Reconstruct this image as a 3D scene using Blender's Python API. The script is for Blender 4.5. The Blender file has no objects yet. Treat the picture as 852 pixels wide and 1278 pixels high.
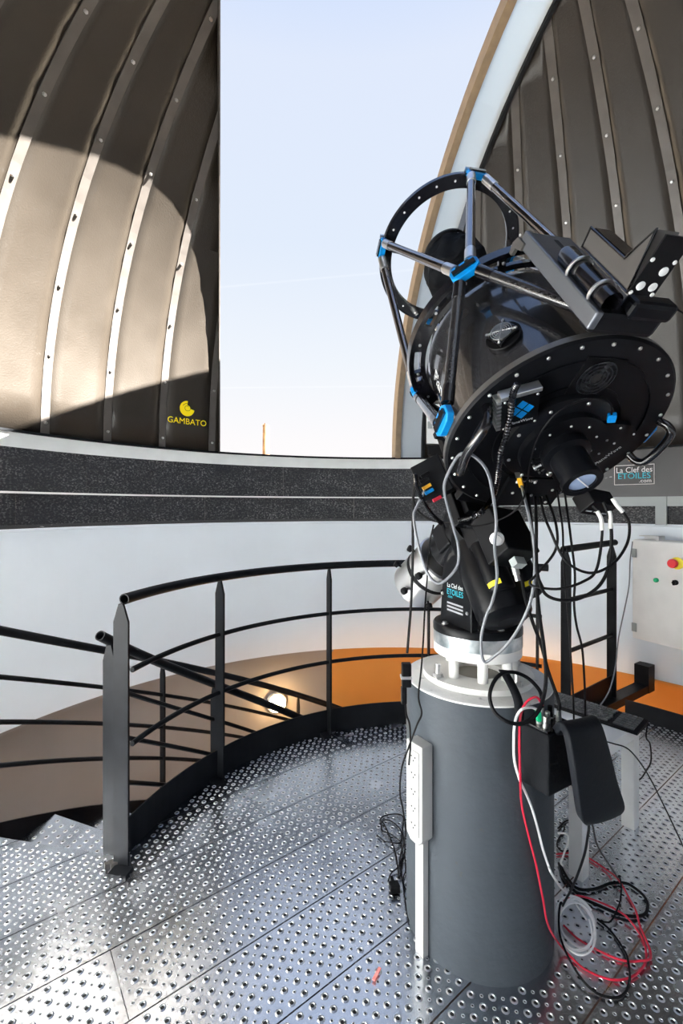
import bpy, bmesh, math, random
from mathutils import Vector as V, Matrix
import numpy as np
random.seed(7)
R_ = math.radians
# ------------------------------------------------------------------ camera, world, sun, exposure
FPX, CXP, HYP, EYE = 568.0, 426.0, 632.5, 1.4
scn = bpy.context.scene
col = scn.collection
cam_d = bpy.data.cameras.new('camera'); cam = bpy.data.objects.new('camera', cam_d); col.objects.link(cam)
cam.location = (0, 0, EYE); cam.rotation_euler = (math.pi/2, 0, 0)
cam_d.sensor_fit = 'HORIZONTAL'; cam_d.sensor_width = 24; cam_d.lens = 24*FPX/852
cam_d.shift_y = (HYP-639)/852; cam_d.clip_start = .02; cam_d.clip_end = 2000
scn.camera = cam
scn.view_settings.view_transform = 'Standard'; scn.view_settings.look = 'None'
scn.view_settings.gamma = 1; scn.view_settings.use_curve_mapping = False
scn.view_settings.exposure = 0.82
def ray(x, y): return V(((x-CXP)/FPX, 1, (HYP-y)/FPX))
def W(x, y, Z): return V((0, 0, EYE))+ray(x, y)*Z            # a pixel at a depth
def FL(x, y, z=0.0):                                          # a pixel on a level plane
    r = ray(x, y); return V((0, 0, EYE))+r*((z-EYE)/r.z)
PC = V((.488, 1.566, 0))                                     # pier and dome centre
DR, DZ = 2.69, 1.853                                         # dome radius and spring height
def pol(az, r, z): return V((PC.x+r*math.cos(R_(az)), PC.y+r*math.sin(R_(az)), z))

SUN_STRENGTH, SKY_STRENGTH = 80.0, 0.722
world = bpy.data.worlds.new('sky'); scn.world = world; world.use_nodes = True
wn = world.node_tree; wn.nodes.clear()
def wnode(t, **k):
    n = wn.nodes.new(t)
    for a, b in k.items(): setattr(n, a, b)
    return n
w_tc = wnode('ShaderNodeTexCoord'); w_sep = wnode('ShaderNodeSeparateXYZ'); wn.links.new(w_tc.outputs['Generated'], w_sep.inputs[0])
w_ramp = wnode('ShaderNodeValToRGB'); wn.links.new(w_sep.outputs['Z'], w_ramp.inputs[0])
cr = w_ramp.color_ramp
cr.elements[0].position = 0.0; cr.elements[0].color = (.80, .775, .765, 1)
cr.elements[1].position = 1.0; cr.elements[1].color = (.30, .45, .80, 1)
for p, c_ in ((.14, (.775, .76, .77, 1)), (.30, (.69, .725, .775, 1)), (.5, (.60, .665, .77, 1)), (.70, (.585, .645, .77, 1)), (.84, (.42, .54, .79, 1))):
    e_ = cr.elements.new(p); e_.color = c_
prev = w_ramp.outputs['Color']
w_nz = wnode('ShaderNodeTexNoise'); w_nz.inputs['Scale'].default_value = 14; wn.links.new(w_tc.outputs['Generated'], w_nz.inputs['Vector'])
for pa, pb, amount, width in (((280, 358), (480, 340), .22, .0028), ((280, 484), (490, 482), .25, .0022)):   # two faint contrails
    m = ray(*pa).cross(ray(*pb)).normalized()
    dp = wnode('ShaderNodeVectorMath', operation='DOT_PRODUCT'); wn.links.new(w_tc.outputs['Generated'], dp.inputs[0]); dp.inputs[1].default_value = m
    ab = wnode('ShaderNodeMath', operation='ABSOLUTE'); wn.links.new(dp.outputs['Value'], ab.inputs[0])
    mr = wnode('ShaderNodeMapRange'); wn.links.new(ab.outputs[0], mr.inputs[0])
    mr.inputs[1].default_value = 0; mr.inputs[2].default_value = width; mr.inputs[3].default_value = amount; mr.inputs[4].default_value = 0
    ml = wnode('ShaderNodeMath', operation='MULTIPLY'); wn.links.new(mr.outputs[0], ml.inputs[0]); wn.links.new(w_nz.outputs['Fac'], ml.inputs[1])
    mx = wnode('ShaderNodeMix', data_type='RGBA'); wn.links.new(ml.outputs[0], mx.inputs[0]); wn.links.new(prev, mx.inputs[6]); mx.inputs[7].default_value = (1, 1, 1, 1)
    prev = mx.outputs[2]
w_bg = wnode('ShaderNodeBackground'); wn.links.new(prev, w_bg.inputs['Color']); w_bg.inputs['Strength'].default_value = SKY_STRENGTH
w_out = wnode('ShaderNodeOutputWorld'); wn.links.new(w_bg.outputs[0], w_out.inputs['Surface'])
sun_d = bpy.data.lights.new('sun', 'SUN'); sun = bpy.data.objects.new('sun', sun_d); col.objects.link(sun)
SUN_EL, SUN_AZ = 39.5, -16.0
sd = V((math.cos(R_(SUN_EL))*math.cos(R_(SUN_AZ)), math.cos(R_(SUN_EL))*math.sin(R_(SUN_AZ)), math.sin(R_(SUN_EL))))
sun.rotation_euler = (-sd).to_track_quat('-Z', 'Y').to_euler(); sun.location = (6, -2, 9)
sun_d.energy = SUN_STRENGTH; sun_d.angle = R_(.53); sun_d.color = (1, .93, .83)

# ------------------------------------------------------------------ materials
MATS = {}
def mat(name, colr, rough=.5, metal=0, noise=0, nscale=8, bump=0, bscale=40, emit=None, spec=.5, stretch=None, coat=0, col2=None, thr=None):
    if name in MATS: return MATS[name]
    m = bpy.data.materials.new(name); m.use_nodes = True; nt = m.node_tree; b = nt.nodes['Principled BSDF']
    b.inputs['Base Color'].default_value = (*colr, 1); b.inputs['Roughness'].default_value = rough; b.inputs['Metallic'].default_value = metal
    b.inputs['Specular IOR Level'].default_value = spec; b.inputs['Coat Weight'].default_value = coat
    tc = nt.nodes.new('ShaderNodeTexCoord'); vec = tc.outputs['Object']
    if stretch:
        mp = nt.nodes.new('ShaderNodeMapping'); mp.inputs['Scale'].default_value = stretch; nt.links.new(vec, mp.inputs[0]); vec = mp.outputs[0]
    if noise or col2:
        nz = nt.nodes.new('ShaderNodeTexNoise'); nz.inputs['Scale'].default_value = nscale; nz.inputs['Detail'].default_value = 6; nt.links.new(vec, nz.inputs['Vector'])
        rp = nt.nodes.new('ShaderNodeValToRGB'); nt.links.new(nz.outputs['Fac'], rp.inputs[0])
        lo, hi = thr or (.3, .7)
        rp.color_ramp.elements[0].position = lo; rp.color_ramp.elements[1].position = hi
        c2 = col2 or tuple(min(1, c*(1+noise)) for c in colr); c1 = colr if col2 else tuple(c*(1-noise) for c in colr)
        rp.color_ramp.elements[0].color = (*c1, 1); rp.color_ramp.elements[1].color = (*c2, 1)
        nt.links.new(rp.outputs[0], b.inputs['Base Color'])
        if noise:
            mr = nt.nodes.new('ShaderNodeMapRange'); nt.links.new(nz.outputs['Fac'], mr.inputs[0])
            mr.inputs[3].default_value = max(.03, rough-.1); mr.inputs[4].default_value = min(1, rough+.1); nt.links.new(mr.outputs[0], b.inputs['Roughness'])
    if bump:
        n2 = nt.nodes.new('ShaderNodeTexNoise'); n2.inputs['Scale'].default_value = bscale; n2.inputs['Detail'].default_value = 5; nt.links.new(vec, n2.inputs['Vector'])
        bp = nt.nodes.new('ShaderNodeBump'); bp.inputs['Strength'].default_value = bump; bp.inputs['Distance'].default_value = .01
        nt.links.new(n2.outputs['Fac'], bp.inputs['Height']); nt.links.new(bp.outputs[0], b.inputs['Normal'])
    if emit:
        b.inputs['Emission Color'].default_value = (*emit[:3], 1); b.inputs['Emission Strength'].default_value = emit[3]
    MATS[name] = m; return m
DOMEP = mat('dome_paint', (.0225, .0188, .0152), .38, spec=.5, noise=.12, nscale=3, bump=.12, bscale=120)
RIBP = mat('rib_metal', (.085, .078, .074), .36, .2, spec=.6, noise=.12, nscale=10)
BOLT = mat('bolt_metal', (.6, .6, .6), .3, .9)
WALLW = mat('white_wall_paint', (.80, .87, .94), .38, noise=.03, nscale=2)
ORAW = mat('orange_wall', (.56, .26, .06), .7, noise=.04, nscale=2)
LOWW = mat('stairwell_wall_paint', (.27, .25, .245), .7, noise=.05, nscale=2)
PALE = mat('pale_sill_paint', (.80, .83, .83), .45, noise=.05)
def felt():
    m = mat('black_rough_felt', (.010, .012, .016), .55, bump=.8, bscale=55); nt = m.node_tree; b = nt.nodes['Principled BSDF']; tc = nt.nodes['Texture Coordinate']
    def nz(sc, st, lo, hi):
        mp = nt.nodes.new('ShaderNodeMapping'); mp.inputs['Scale'].default_value = st; nt.links.new(tc.outputs['Object'], mp.inputs[0])
        n = nt.nodes.new('ShaderNodeTexNoise'); n.inputs['Scale'].default_value = sc; n.inputs['Detail'].default_value = 8; n.inputs['Roughness'].default_value = .65; nt.links.new(mp.outputs[0], n.inputs['Vector'])
        r = nt.nodes.new('ShaderNodeMapRange'); nt.links.new(n.outputs['Fac'], r.inputs[0]); r.inputs[1].default_value = lo; r.inputs[2].default_value = hi; return r.outputs[0]
    a, c = nz(70, (1, 1, 1.6), .50, .66), nz(2.6, (1, 1, 2.2), .34, .62)
    ml = nt.nodes.new('ShaderNodeMath'); ml.operation = 'MULTIPLY'; nt.links.new(a, ml.inputs[0]); nt.links.new(c, ml.inputs[1])
    mx = nt.nodes.new('ShaderNodeMix'); mx.data_type = 'RGBA'; nt.links.new(ml.outputs[0], mx.inputs[0]); mx.inputs[6].default_value = (.010, .012, .017, 1); mx.inputs[7].default_value = (.24, .24, .24, 1)
    nt.links.new(mx.outputs[2], b.inputs['Base Color']); return m
FOAM = felt()
BANDR = mat('dark_band_paint', (.045, .045, .048), .42, col2=(.5, .5, .5), nscale=14, thr=(.70, .76), stretch=(1, 1, 3))
WLINE = mat('white_ledge', (.85, .85, .83), .4)
TANR = mat('tan_rim', (.17, .125, .08), .6, noise=.15, nscale=20)
GREYST = mat('grey_green_steel', (.33, .36, .36), .5)
BLK = mat('black_steel', (.008, .009, .011), .42, .0, noise=.3, nscale=12, spec=.10)
BLKM = mat('black_anodised', (.0035, .004, .0055), .38, .0, spec=.16)
BLKG = mat('black_gloss', (.006, .006, .008), .16, spec=.6, coat=.3)
BLKP = mat('black_plastic', (.004, .004, .005), .5, spec=.15)
BLKC = mat('black_cloth', (.004, .005, .007), .75, spec=.15, bump=.2, bscale=60)
CHROME = mat('polished_metal', (.78, .78, .8), .14, 1)
SILV = mat('brushed_aluminium', (.72, .72, .72), .36, 1)
ZINC = mat('zinc_ring', (.34, .40, .43), .32, .9, col2=(.62, .66, .67), nscale=22, thr=(.4, .6))
BLUE = mat('blue_anodised', (.0, .27, .72), .3, .2)
WHP = mat('white_plastic', (.66, .66, .64), .4)
WHM = mat('white_enamel', (.84, .84, .82), .45, noise=.04)
PIERM = mat('grey_concrete_paint', (.046, .056, .068), .62, spec=.3, noise=.08, nscale=4, bump=.25, bscale=25)
PIERT = mat('chipped_white_paint', (.74, .74, .73), .6, col2=(.35, .36, .37), nscale=26, thr=(.62, .74), bump=.4, bscale=30)
PLANK = mat('galvanised_steel', (.68, .71, .76), .25, 1.0, noise=.14, nscale=5, bump=.06, bscale=60)
BTN = mat('pressed_steel', (.60, .62, .65), .36, 1.0)
HOLE = mat('hole_dark', (.012, .012, .013), .8)
RED = mat('red_rubber', (.55, .01, .04), .45)
REDB = mat('red_button', (.80, .04, .05), .35)
YEL = mat('yellow_label', (.85, .72, .02), .5)
ORA = mat('orange_boot', (.95, .50, .03), .45)
GRN = mat('green_plastic', (.0, .38, .16), .4)
GREYC = mat('grey_cable', (.15, .16, .18), .4)
WHC = mat('white_cable', (.92, .92, .92), .4)
LOGOY = mat('logo_yellow', (1.0, .80, .0), .5)
TXW = mat('white_print', (.80, .80, .80), .6)
TXC = mat('cyan_print', (.02, .40, .52), .6)
TXG = mat('grey_print', (.30, .31, .33), .6)
GLASS = mat('lens_glass', (.45, .58, .85), .12, .3, coat=.5)
BRICK = mat('chimney_brick', (.10, .052, .028), .85, col2=(.20, .125, .065), nscale=1.6, thr=(.35, .65), stretch=(1, 1, .35))
EARTH = mat('earth', (.28, .24, .18), .9, noise=.2)
PINK = mat('pink_paper', (.85, .28, .25), .7)
BROWN = mat('satin_grey_metal', (.09, .085, .082), .35, .3)
WHITEBLD = mat('white_box_plastic', (.78, .80, .80), .4)
def carbon():
    m = bpy.data.materials.new('carbon_fibre'); m.use_nodes = True; nt = m.node_tree; b = nt.nodes['Principled BSDF']
    tc = nt.nodes.new('ShaderNodeTexCoord'); ck = nt.nodes.new('ShaderNodeTexChecker'); ck.inputs['Scale'].default_value = 170
    nt.links.new(tc.outputs['Object'], ck.inputs['Vector'])
    ck.inputs['Color1'].default_value = (.010, .010, .012, 1); ck.inputs['Color2'].default_value = (.028, .028, .031, 1)
    nt.links.new(ck.outputs['Color'], b.inputs['Base Color']); b.inputs['Roughness'].default_value = .22
    b.inputs['Coat Weight'].default_value = .9; b.inputs['Coat Roughness'].default_value = .05
    return m
CARB = carbon()
def translucent():
    m = bpy.data.materials.new('translucent_strip'); m.use_nodes = True; nt = m.node_tree; nt.nodes.clear()
    o = nt.nodes.new('ShaderNodeOutputMaterial'); t = nt.nodes.new('ShaderNodeBsdfTranslucent'); d = nt.nodes.new('ShaderNodeBsdfPrincipled'); mx = nt.nodes.new('ShaderNodeMixShader')
    t.inputs[0].default_value = (.14, .175, .21, 1); d.inputs['Base Color'].default_value = (.75, .82, .9, 1); d.inputs['Roughness'].default_value = .35
    mx.inputs[0].default_value = .45; nt.links.new(t.outputs[0], mx.inputs[1]); nt.links.new(d.outputs[0], mx.inputs[2]); nt.links.new(mx.outputs[0], o.inputs[0])
    return m
TRANSL = translucent()

# ------------------------------------------------------------------ object helpers
OFF = {}                                                     # world offset of each root / part
def tagit(o, label=None, cat=None, group=None, kind=None):
    for k, v in (('label', label), ('category', cat), ('group', group), ('kind', kind)):
        if v: o[k] = v
    return o
def thing(name, loc, label, cat, group=None, kind=None):
    o = bpy.data.objects.new(name, None); col.objects.link(o); o.location = loc; o.empty_display_size = .05
    OFF[o.name] = V(loc); return tagit(o, label, cat, group, kind)
class Fr:                                                    # a local frame
    def __init__(s, o, x, y, z): s.o, s.x, s.y, s.z = V(o), V(x).normalized(), V(y).normalized(), V(z).normalized()
    def __call__(s, a, b, c): return s.o+s.x*a+s.y*b+s.z*c
    def at(s, a, b, c): return Fr(s(a, b, c), s.x, s.y, s.z)
    def roll(s, d):
        c_, q = math.cos(R_(d)), math.sin(R_(d)); return Fr(s.o, s.x*c_+s.y*q, s.y*c_-s.x*q, s.z)
    def mat(s):
        m = Matrix.Identity(4)
        for i in range(3): m[i][0], m[i][1], m[i][2], m[i][3] = s.x[i], s.y[i], s.z[i], s.o[i]
        return m
WF = Fr((0, 0, 0), (1, 0, 0), (0, 1, 0), (0, 0, 1))
def zframe(o, z, hint=None):
    z = V(z).normalized(); h = V(hint) if hint else (V((0, 0, 1)) if abs(z.z) < .95 else V((1, 0, 0)))
    x = h.cross(z).normalized(); return Fr(o, x, z.cross(x), z)
class MB:
    def __init__(s): s.v, s.f, s.m, s.s = [], [], [], []
    def add(s, vs, fs, mi=0, smooth=False):
        n = len(s.v); s.v += [V(v) for v in vs]
        for f in fs: s.f.append([n+i for i in f]); s.m.append(mi); s.s.append(smooth)
        return s
    def box(s, fr, x0, x1, y0, y1, z0, z1, mi=0, bev=0):
        if bev:
            bev = min(bev, .49*min(x1-x0, y1-y0))
            o = [(x0+bev, y0), (x1-bev, y0), (x1, y0+bev), (x1, y1-bev), (x1-bev, y1), (x0+bev, y1), (x0, y1-bev), (x0, y0+bev)]
            return s.prism(fr, o, z0, z1, mi)
        p = [fr(x, y, z) for z in (z0, z1) for y in (y0, y1) for x in (x0, x1)]
        return s.add(p, [(0, 2, 3, 1), (4, 5, 7, 6), (0, 1, 5, 4), (2, 6, 7, 3), (0, 4, 6, 2), (1, 3, 7, 5)], mi)
    def prism(s, fr, out, z0, z1, mi=0):
        n = len(out); p = [fr(x, y, z0) for x, y in out]+[fr(x, y, z1) for x, y in out]
        a = sum(out[i][0]*out[(i+1) % n][1]-out[(i+1) % n][0]*out[i][1] for i in range(n))
        fs = [tuple(range(n))[::-1], tuple(range(n, 2*n))]+[(i, (i+1) % n, n+(i+1) % n, n+i) for i in range(n)]
        if a < 0: fs = [f[::-1] for f in fs]
        return s.add(p, fs, mi)
    def lathe(s, fr, prof, n=32, mi=0, a0=0, a1=360, caps=True, smooth=True):   # prof: (r, z) list
        full = abs(a1-a0-360) < 1e-6; k = n if full else n+1
        p = []
        for r, z in prof:
            for i in range(k):
                t = R_(a0+(a1-a0)*i/n); p.append(fr(r*math.cos(t), r*math.sin(t), z))
        fs = []
        for j in range(len(prof)-1):
            for i in range(n):
                i2 = (i+1) % k; fs.append((j*k+i, j*k+i2, (j+1)*k+i2, (j+1)*k+i))
        s.add(p, fs, mi, smooth)
        if caps and full:
            for j, rev in ((0, True), (len(prof)-1, False)):
                if prof[j][0] > 1e-5:
                    q = [fr(prof[j][0]*math.cos(R_(a0+360*i/n)), prof[j][0]*math.sin(R_(a0+360*i/n)), prof[j][1]) for i in range(n)]
                    s.add(q, [tuple(range(n))[::-1] if rev else tuple(range(n))], mi)
        return s
    def disc(s, fr, r0, r1, z0, z1, n=40, mi=0):               # a ring with flat shaded hard edges
        for a, b in (((r0, z1), (r1, z1)), ((r1, z0), (r0, z0))): s.lathe(fr, [b, a] if False else [a, b], n, mi, caps=False, smooth=False)
        s.lathe(fr, [(r1, z1), (r1, z0)], n, mi, caps=False); s.lathe(fr, [(r0, z0), (r0, z1)], n, mi, caps=False)
        return s
    def cyl(s, a, b, r, r2=None, n=16, mi=0, caps=True):
        a, b = V(a), V(b); fr = zframe(a, b-a); L = (b-a).length; r2 = r if r2 is None else r2
        return s.lathe(fr, [(r, 0), (r2, L)], n, mi, caps=caps)
    def tube(s, pts, r, n=8, mi=0, sub=6, closed=False, hollow=0, rfun=None):
        P = catmull(pts, sub, closed) if sub else [V(p) for p in pts]
        m = len(P); T = [((P[(i+1) % m] if closed else P[min(i+1, m-1)])-(P[i-1] if closed else P[max(i-1, 0)])).normalized() for i in range(m)]
        u = T[0].orthogonal().normalized(); vs = []
        for i in range(m):
            u = (u-T[i]*u.dot(T[i])); u = u.normalized() if u.length > 1e-6 else T[i].orthogonal().normalized(); w = T[i].cross(u)
            rr = rfun(i) if rfun else r
            vs += [P[i]+(u*math.cos(2*math.pi*k/n)+w*math.sin(2*math.pi*k/n))*rr for k in range(n)]
        fs = []
        for i in range(m if closed else m-1):
            j = (i+1) % m
            for k in range(n): fs.append((i*n+k, i*n+(k+1) % n, j*n+(k+1) % n, j*n+k))
        s.add(vs, fs, mi, True)
        if not closed:
            if hollow:                                         # open pipe: an inner wall at both ends
                for i, q in ((0, 1), (m-1, -1)):
                    c = P[i]; inn = [c+(vs[i*n+k]-c)*hollow for k in range(n)]; deep = [x+T[i]*q*r*3 for x in inn]
                    o = [vs[i*n+k] for k in range(n)]
                    f1 = [(k, (k+1) % n, n+(k+1) % n, n+k) for k in range(n)]; f2 = [(n+k, n+(k+1) % n, 2*n+(k+1) % n, 2*n+k) for k in range(n)]+[tuple(range(2*n, 3*n))]
                    s.add(o+inn+deep, f1+f2, mi)
            else: s.add(vs[:n], [tuple(range(n))[::-1]], mi); s.add(vs[-n:], [tuple(range(n))], mi)
        return s
    def build(s, name, mats, parent=None, label=None, cat=None, group=None, kind=None, bevel=0):
        mats = mats if isinstance(mats, (list, tuple)) else [mats]
        if parent is None:
            xs = [v.x for v in s.v]; ys = [v.y for v in s.v]; off = V(((min(xs)+max(xs))/2, (min(ys)+max(ys))/2, min(v.z for v in s.v)))
        else: off = OFF[parent.name]
        me = bpy.data.meshes.new(name); me.from_pydata([tuple(v-off) for v in s.v], [], s.f)
        for m in mats: me.materials.append(m)
        me.polygons.foreach_set('material_index', s.m); me.polygons.foreach_set('use_smooth', s.s); me.update()
        if any(s.s): me.set_sharp_from_angle(angle=R_(34))
        o = bpy.data.objects.new(name, me); col.objects.link(o)
        if parent is None: o.location = off
        else: o.parent = parent
        OFF[o.name] = off
        if bevel:
            b = o.modifiers.new('bevel', 'BEVEL'); b.width = bevel; b.segments = 2; b.limit_method = 'ANGLE'
        return tagit(o, label, cat, group, kind)
def inst(name, mesh, M, parent):                             # a copy that shares its mesh
    o = bpy.data.objects.new(name, mesh); col.objects.link(o); o.parent = parent; o.matrix_local = Matrix.Translation(-OFF[parent.name]) @ M; return o
def catmull(pts, sub=6, closed=False):
    p = [V(x) for x in pts]; n = len(p); out = []
    for i in range(n if closed else n-1):
        if closed: a, b, c, d = p[i-1], p[i], p[(i+1) % n], p[(i+2) % n]
        else: b, c = p[i], p[i+1]; a = p[i-1] if i else b*2-c; d = p[i+2] if i+2 < n else c*2-b
        for k in range(sub):
            t = k/sub; out.append(.5*(2*b+(c-a)*t+(2*a-5*b+4*c-d)*t*t+(3*b-a-3*c+d)*t**3))
    if not closed: out.append(p[-1])
    return out
def text_mesh(body, size, align='CENTER'):
    cu = bpy.data.curves.new('txt', 'FONT'); cu.body = body; cu.size = size; cu.align_x = align; cu.resolution_u = 3
    o = bpy.data.objects.new('txt', cu); col.objects.link(o); dg = bpy.context.evaluated_depsgraph_get(); dg.update()
    me = bpy.data.meshes.new_from_object(o.evaluated_get(dg)); bpy.data.objects.remove(o); bpy.data.curves.remove(cu)
    vs = [V(v.co) for v in me.vertices]; fs = [tuple(p.vertices) for p in me.polygons]; bpy.data.meshes.remove(me); return vs, fs
def put_text(mb, body, size, fn, align='CENTER', mi=0, sx=1):
    vs, fs = text_mesh(body, size, align); mb.add([fn(v.x*sx, v.y) for v in vs], fs, mi); return mb
def frtext(fr): return lambda x, y: fr(x, y, 0)
hexb = MB().lathe(WF, [(.006, 0), (.006, .004), (.0045, .006), (0, .006)], 6, 0, smooth=False)
def bolt_mesh(r, h, m, n=6):
    mb = MB().lathe(WF, [(r, 0), (r, h*.6), (r*.75, h), (0, h)], n, 0, caps=False, smooth=False)
    me = bpy.data.meshes.new('bolt'); me.from_pydata([tuple(v) for v in mb.v], [], mb.f); me.materials.append(m); return me

# ================================================================== the setting: dome, ring, walls, floor
NV, UV = V((.966, .2585, 0)), V((-.2585, .966, 0))
WL, WR, UB = -.876, .94, -2.6
def sphp(az, el, r=DR): return V((PC.x+r*math.cos(R_(el))*math.cos(R_(az)), PC.y+r*math.cos(R_(el))*math.sin(R_(az)), DZ+r*math.sin(R_(el))))
def slit_cut(mb):                                            # cut the open slit out of a dome piece
    bm = bmesh.new(); vs = [bm.verts.new(v) for v in mb.v]
    for f in mb.f: bm.faces.new([vs[i] for i in f])
    for no, d in ((NV, WL), (NV, WR), (UV, UB)):
        bmesh.ops.bisect_plane(bm, geom=bm.verts[:]+bm.edges[:]+bm.faces[:], dist=1e-5, plane_co=PC+no*d, plane_no=no)
    dead = []
    for f in bm.faces:
        c = f.calc_center_median()-PC
        if WL < c.dot(NV) < WR and c.dot(UV) > UB: dead.append(f)
    bmesh.ops.delete(bm, geom=dead, context='FACES')
    out = MB(); bm.verts.index_update()
    out.add([v.co.copy() for v in bm.verts], [[v.index for v in f.verts] for f in bm.faces], 0, True); bm.free(); return out
dome = thing('ceiling', (PC.x, PC.y, DZ), 'dark grey ribbed observatory dome with an open slit', 'dome', kind='structure')
GA = 360/42
bme = bolt_mesh(.010, .016, BOLT)
for g in range(42):
    a0 = 134+g*GA
    if True:
        mb = MB(); els = [0, 5, 10, 15, 20, 26, 32, 38, 44, 50, 56, 62, 68, 74, 80, 86, 90]; na = 4
        vs = [sphp(a0+GA*i/na, el) for el in els for i in range(na+1)]
        mb.add(vs, [(j*(na+1)+i, j*(na+1)+i+1, (j+1)*(na+1)+i+1, (j+1)*(na+1)+i) for j in range(len(els)-1) for i in range(na)])
        mb = slit_cut(mb)
        if mb.f:
            o = mb.build('panel', DOMEP, dome); so = o.modifiers.new('thick', 'SOLIDIFY'); so.thickness = .012; so.offset = 1
    rb = MB(); els = list(range(0, 85, 3)); vs = []
    for el in els:
        h = math.degrees(.026/(DR*math.cos(R_(el)))); vs += [sphp(a0-h, el, DR), sphp(a0-h, el, DR-.007), sphp(a0+h, el, DR-.007), sphp(a0+h, el, DR)]
    rb.add(vs, [(j*4+i, j*4+i+1, j*4+i+5, j*4+i+4) for j in range(len(els)-1) for i in range(3)])
    rb = slit_cut(rb)
    if rb.f:
        rb.s = [False]*len(rb.f); r_ = rb.build('rib', RIBP, dome)
        ang = (a0+360) % 360
        if ang < 75 or 120 < ang < 200:
            for k in range(8):
                p = sphp(a0, 1.6+9*k, DR-.007); q = p-PC
                if not (WL-.03 < q.dot(NV) < WR+.03):
                    inst('bolt', bme, zframe(p, V((PC.x, PC.y, DZ))-p).mat(), r_)
# yellow maker's mark on the left panel beside the slit
def on_dome(cx, cy, r=DR-.003):
    rr = ray(cx, cy); c = V((PC.x, PC.y, DZ))-V((0, 0, EYE)); a = rr.dot(rr); b = -2*rr.dot(c); cc = c.dot(c)-r*r
    return V((0, 0, EYE))+rr*((-b+math.sqrt(b*b-4*a*cc))/(2*a))
def dome_text(cx, cy):
    p0 = on_dome(cx, cy); az0 = math.degrees(math.atan2(p0.y-PC.y, p0.x-PC.x)); el0 = math.degrees(math.asin((p0.z-DZ)/(DR-.003)))
    return lambda x, y: sphp(az0-math.degrees(x/DR), el0+math.degrees(y/DR), DR-.003)
lg = MB(); put_text(lg, 'GAMBATO', .066, dome_text(233.5, 529.5), sx=1.0)
fn = dome_text(233.5, 510); pts = []
out = [(.060*math.cos(R_(t)), .060*math.sin(R_(t))) for t in range(88, 361, 12)]+[(.03, 0)]+[(.026*math.cos(R_(t)), .026*math.sin(R_(t))+.0) for t in range(0, 91, 15)]+[(0, .03)]
lg.add([fn(0, 0)]+[fn(*p) for p in out], [(0, i, i+1) for i in range(1, len(out))]+[(0, len(out), 1)])
lg.build('maker_logo', LOGOY, dome, label='yellow spiral shell mark over the word GAMBATO')
fn2 = dome_text(233.5, 509); g2 = MB()
sp = [(.010+.026*t/20)*1 for t in range(21)]
for t in range(20):
    a_, b_ = R_(40+t*24), R_(40+(t+1)*24); w = .003
    f3 = lambda r, a: sphp(0, 0) if False else None
    q = [(sp[t]*math.cos(a_), sp[t]*math.sin(a_)), ((sp[t]+w)*math.cos(a_), (sp[t]+w)*math.sin(a_)), ((sp[t+1]+w)*math.cos(b_), (sp[t+1]+w)*math.sin(b_)), (sp[t+1]*math.cos(b_), sp[t+1]*math.sin(b_))]
    c0 = V((PC.x, PC.y, DZ)); g2.add([fn2(*p)+(c0-fn2(*p)).normalized()*.002 for p in q], [(0, 1, 2, 3)])
g2.build('logo_spiral', DOMEP, dome)
# slit frame
def arch(n0, n1, r0, r1, e0, e1, steps=44):
    mb = MB(); vs = []
    for i in range(steps+1):
        t = R_(e0+(e1-e0)*i/steps)
        for n_, r_ in ((n0, r0), (n1, r0), (n1, r1), (n0, r1)):
            q = math.sqrt(max(r_*r_-n_*n_, .01)); vs.append(PC+NV*n_+UV*(q*math.cos(t))+V((0, 0, DZ+q*math.sin(t))))
    for i in range(steps):
        for k in range(4): mb.add([], []); mb.f.append([i*4+k, i*4+(k+1) % 4, i*4+4+(k+1) % 4, i*4+4+k]); mb.m.append(0); mb.s.append(False)
    mb.v = vs; mb.f += [[0, 1, 2, 3], [steps*4+k for k in (3, 2, 1, 0)]]; mb.m += [0, 0]; mb.s += [False, False]; return mb
arch(.70, .748, DR-.03, DR+.06, 0, 165).build('trim_1', TANR, label='tan weathered rim arching along the right edge of the slit', cat='trim', kind='structure')
arch(.748, .94, DR-.002, DR+.004, 0, 165).build('trim_2', TRANSL, label='pale translucent strip beside the tan slit rim', cat='trim', kind='structure')
arch(.935, .955, DR-.03, DR+.02, 0, 165).build('trim_3', BLK, label='thin black edge strip between pale strip and dome panels', cat='trim', kind='structure')
arch(WL-.012, WL, DR-.045, DR+.03, 0, 165).build('trim_4', DOMEP, label='dark flange along the left edge of the slit', cat='trim', kind='structure')
arch(WL-.004, WL+.004, DR-.052, DR-.045, 0, 165).build('trim_5', RIBP, label='grey lip on the dark flange at the left edge of the slit', cat='trim', kind='structure')

def ring(prof, a0, a1, n=None):                              # closed profile swept about the pier axis
    mb = MB(); n = n or max(2, int(abs(a1-a0)/2)); k = len(prof); vs = []
    for i in range(n+1):
        for r, z in prof: vs.append(pol(a0+(a1-a0)*i/n, r, z))
    fs = [(i*k+j, i*k+(j+1) % k, (i+1)*k+(j+1) % k, (i+1)*k+j) for i in range(n) for j in range(k)]
    mb.add(vs, fs, 0, False)
    if abs(a1-a0) < 359.9: mb.add(vs[:k], [tuple(range(k))]); mb.add(vs[-k:], [tuple(range(k))[::-1]])
    return mb
def rect(r0, r1, z0, z1): return [(r0, z0), (r1, z0), (r1, z1), (r0, z1)]
LA0, LA1 = 73, 215                                           # azimuths with the felt-covered ring
ring(rect(DR-.025, DR+.06, 1.843, 1.858), 0, 360).build('trim_6', BLK, label='black sill lip under the dome opening', cat='trim', kind='structure')
ring(rect(DR-.004, DR+.05, 1.755, 1.843), LA0, LA1).build('trim_7', PALE, label='pale grey curved strip under the sill lip', cat='trim', kind='structure')
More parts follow.
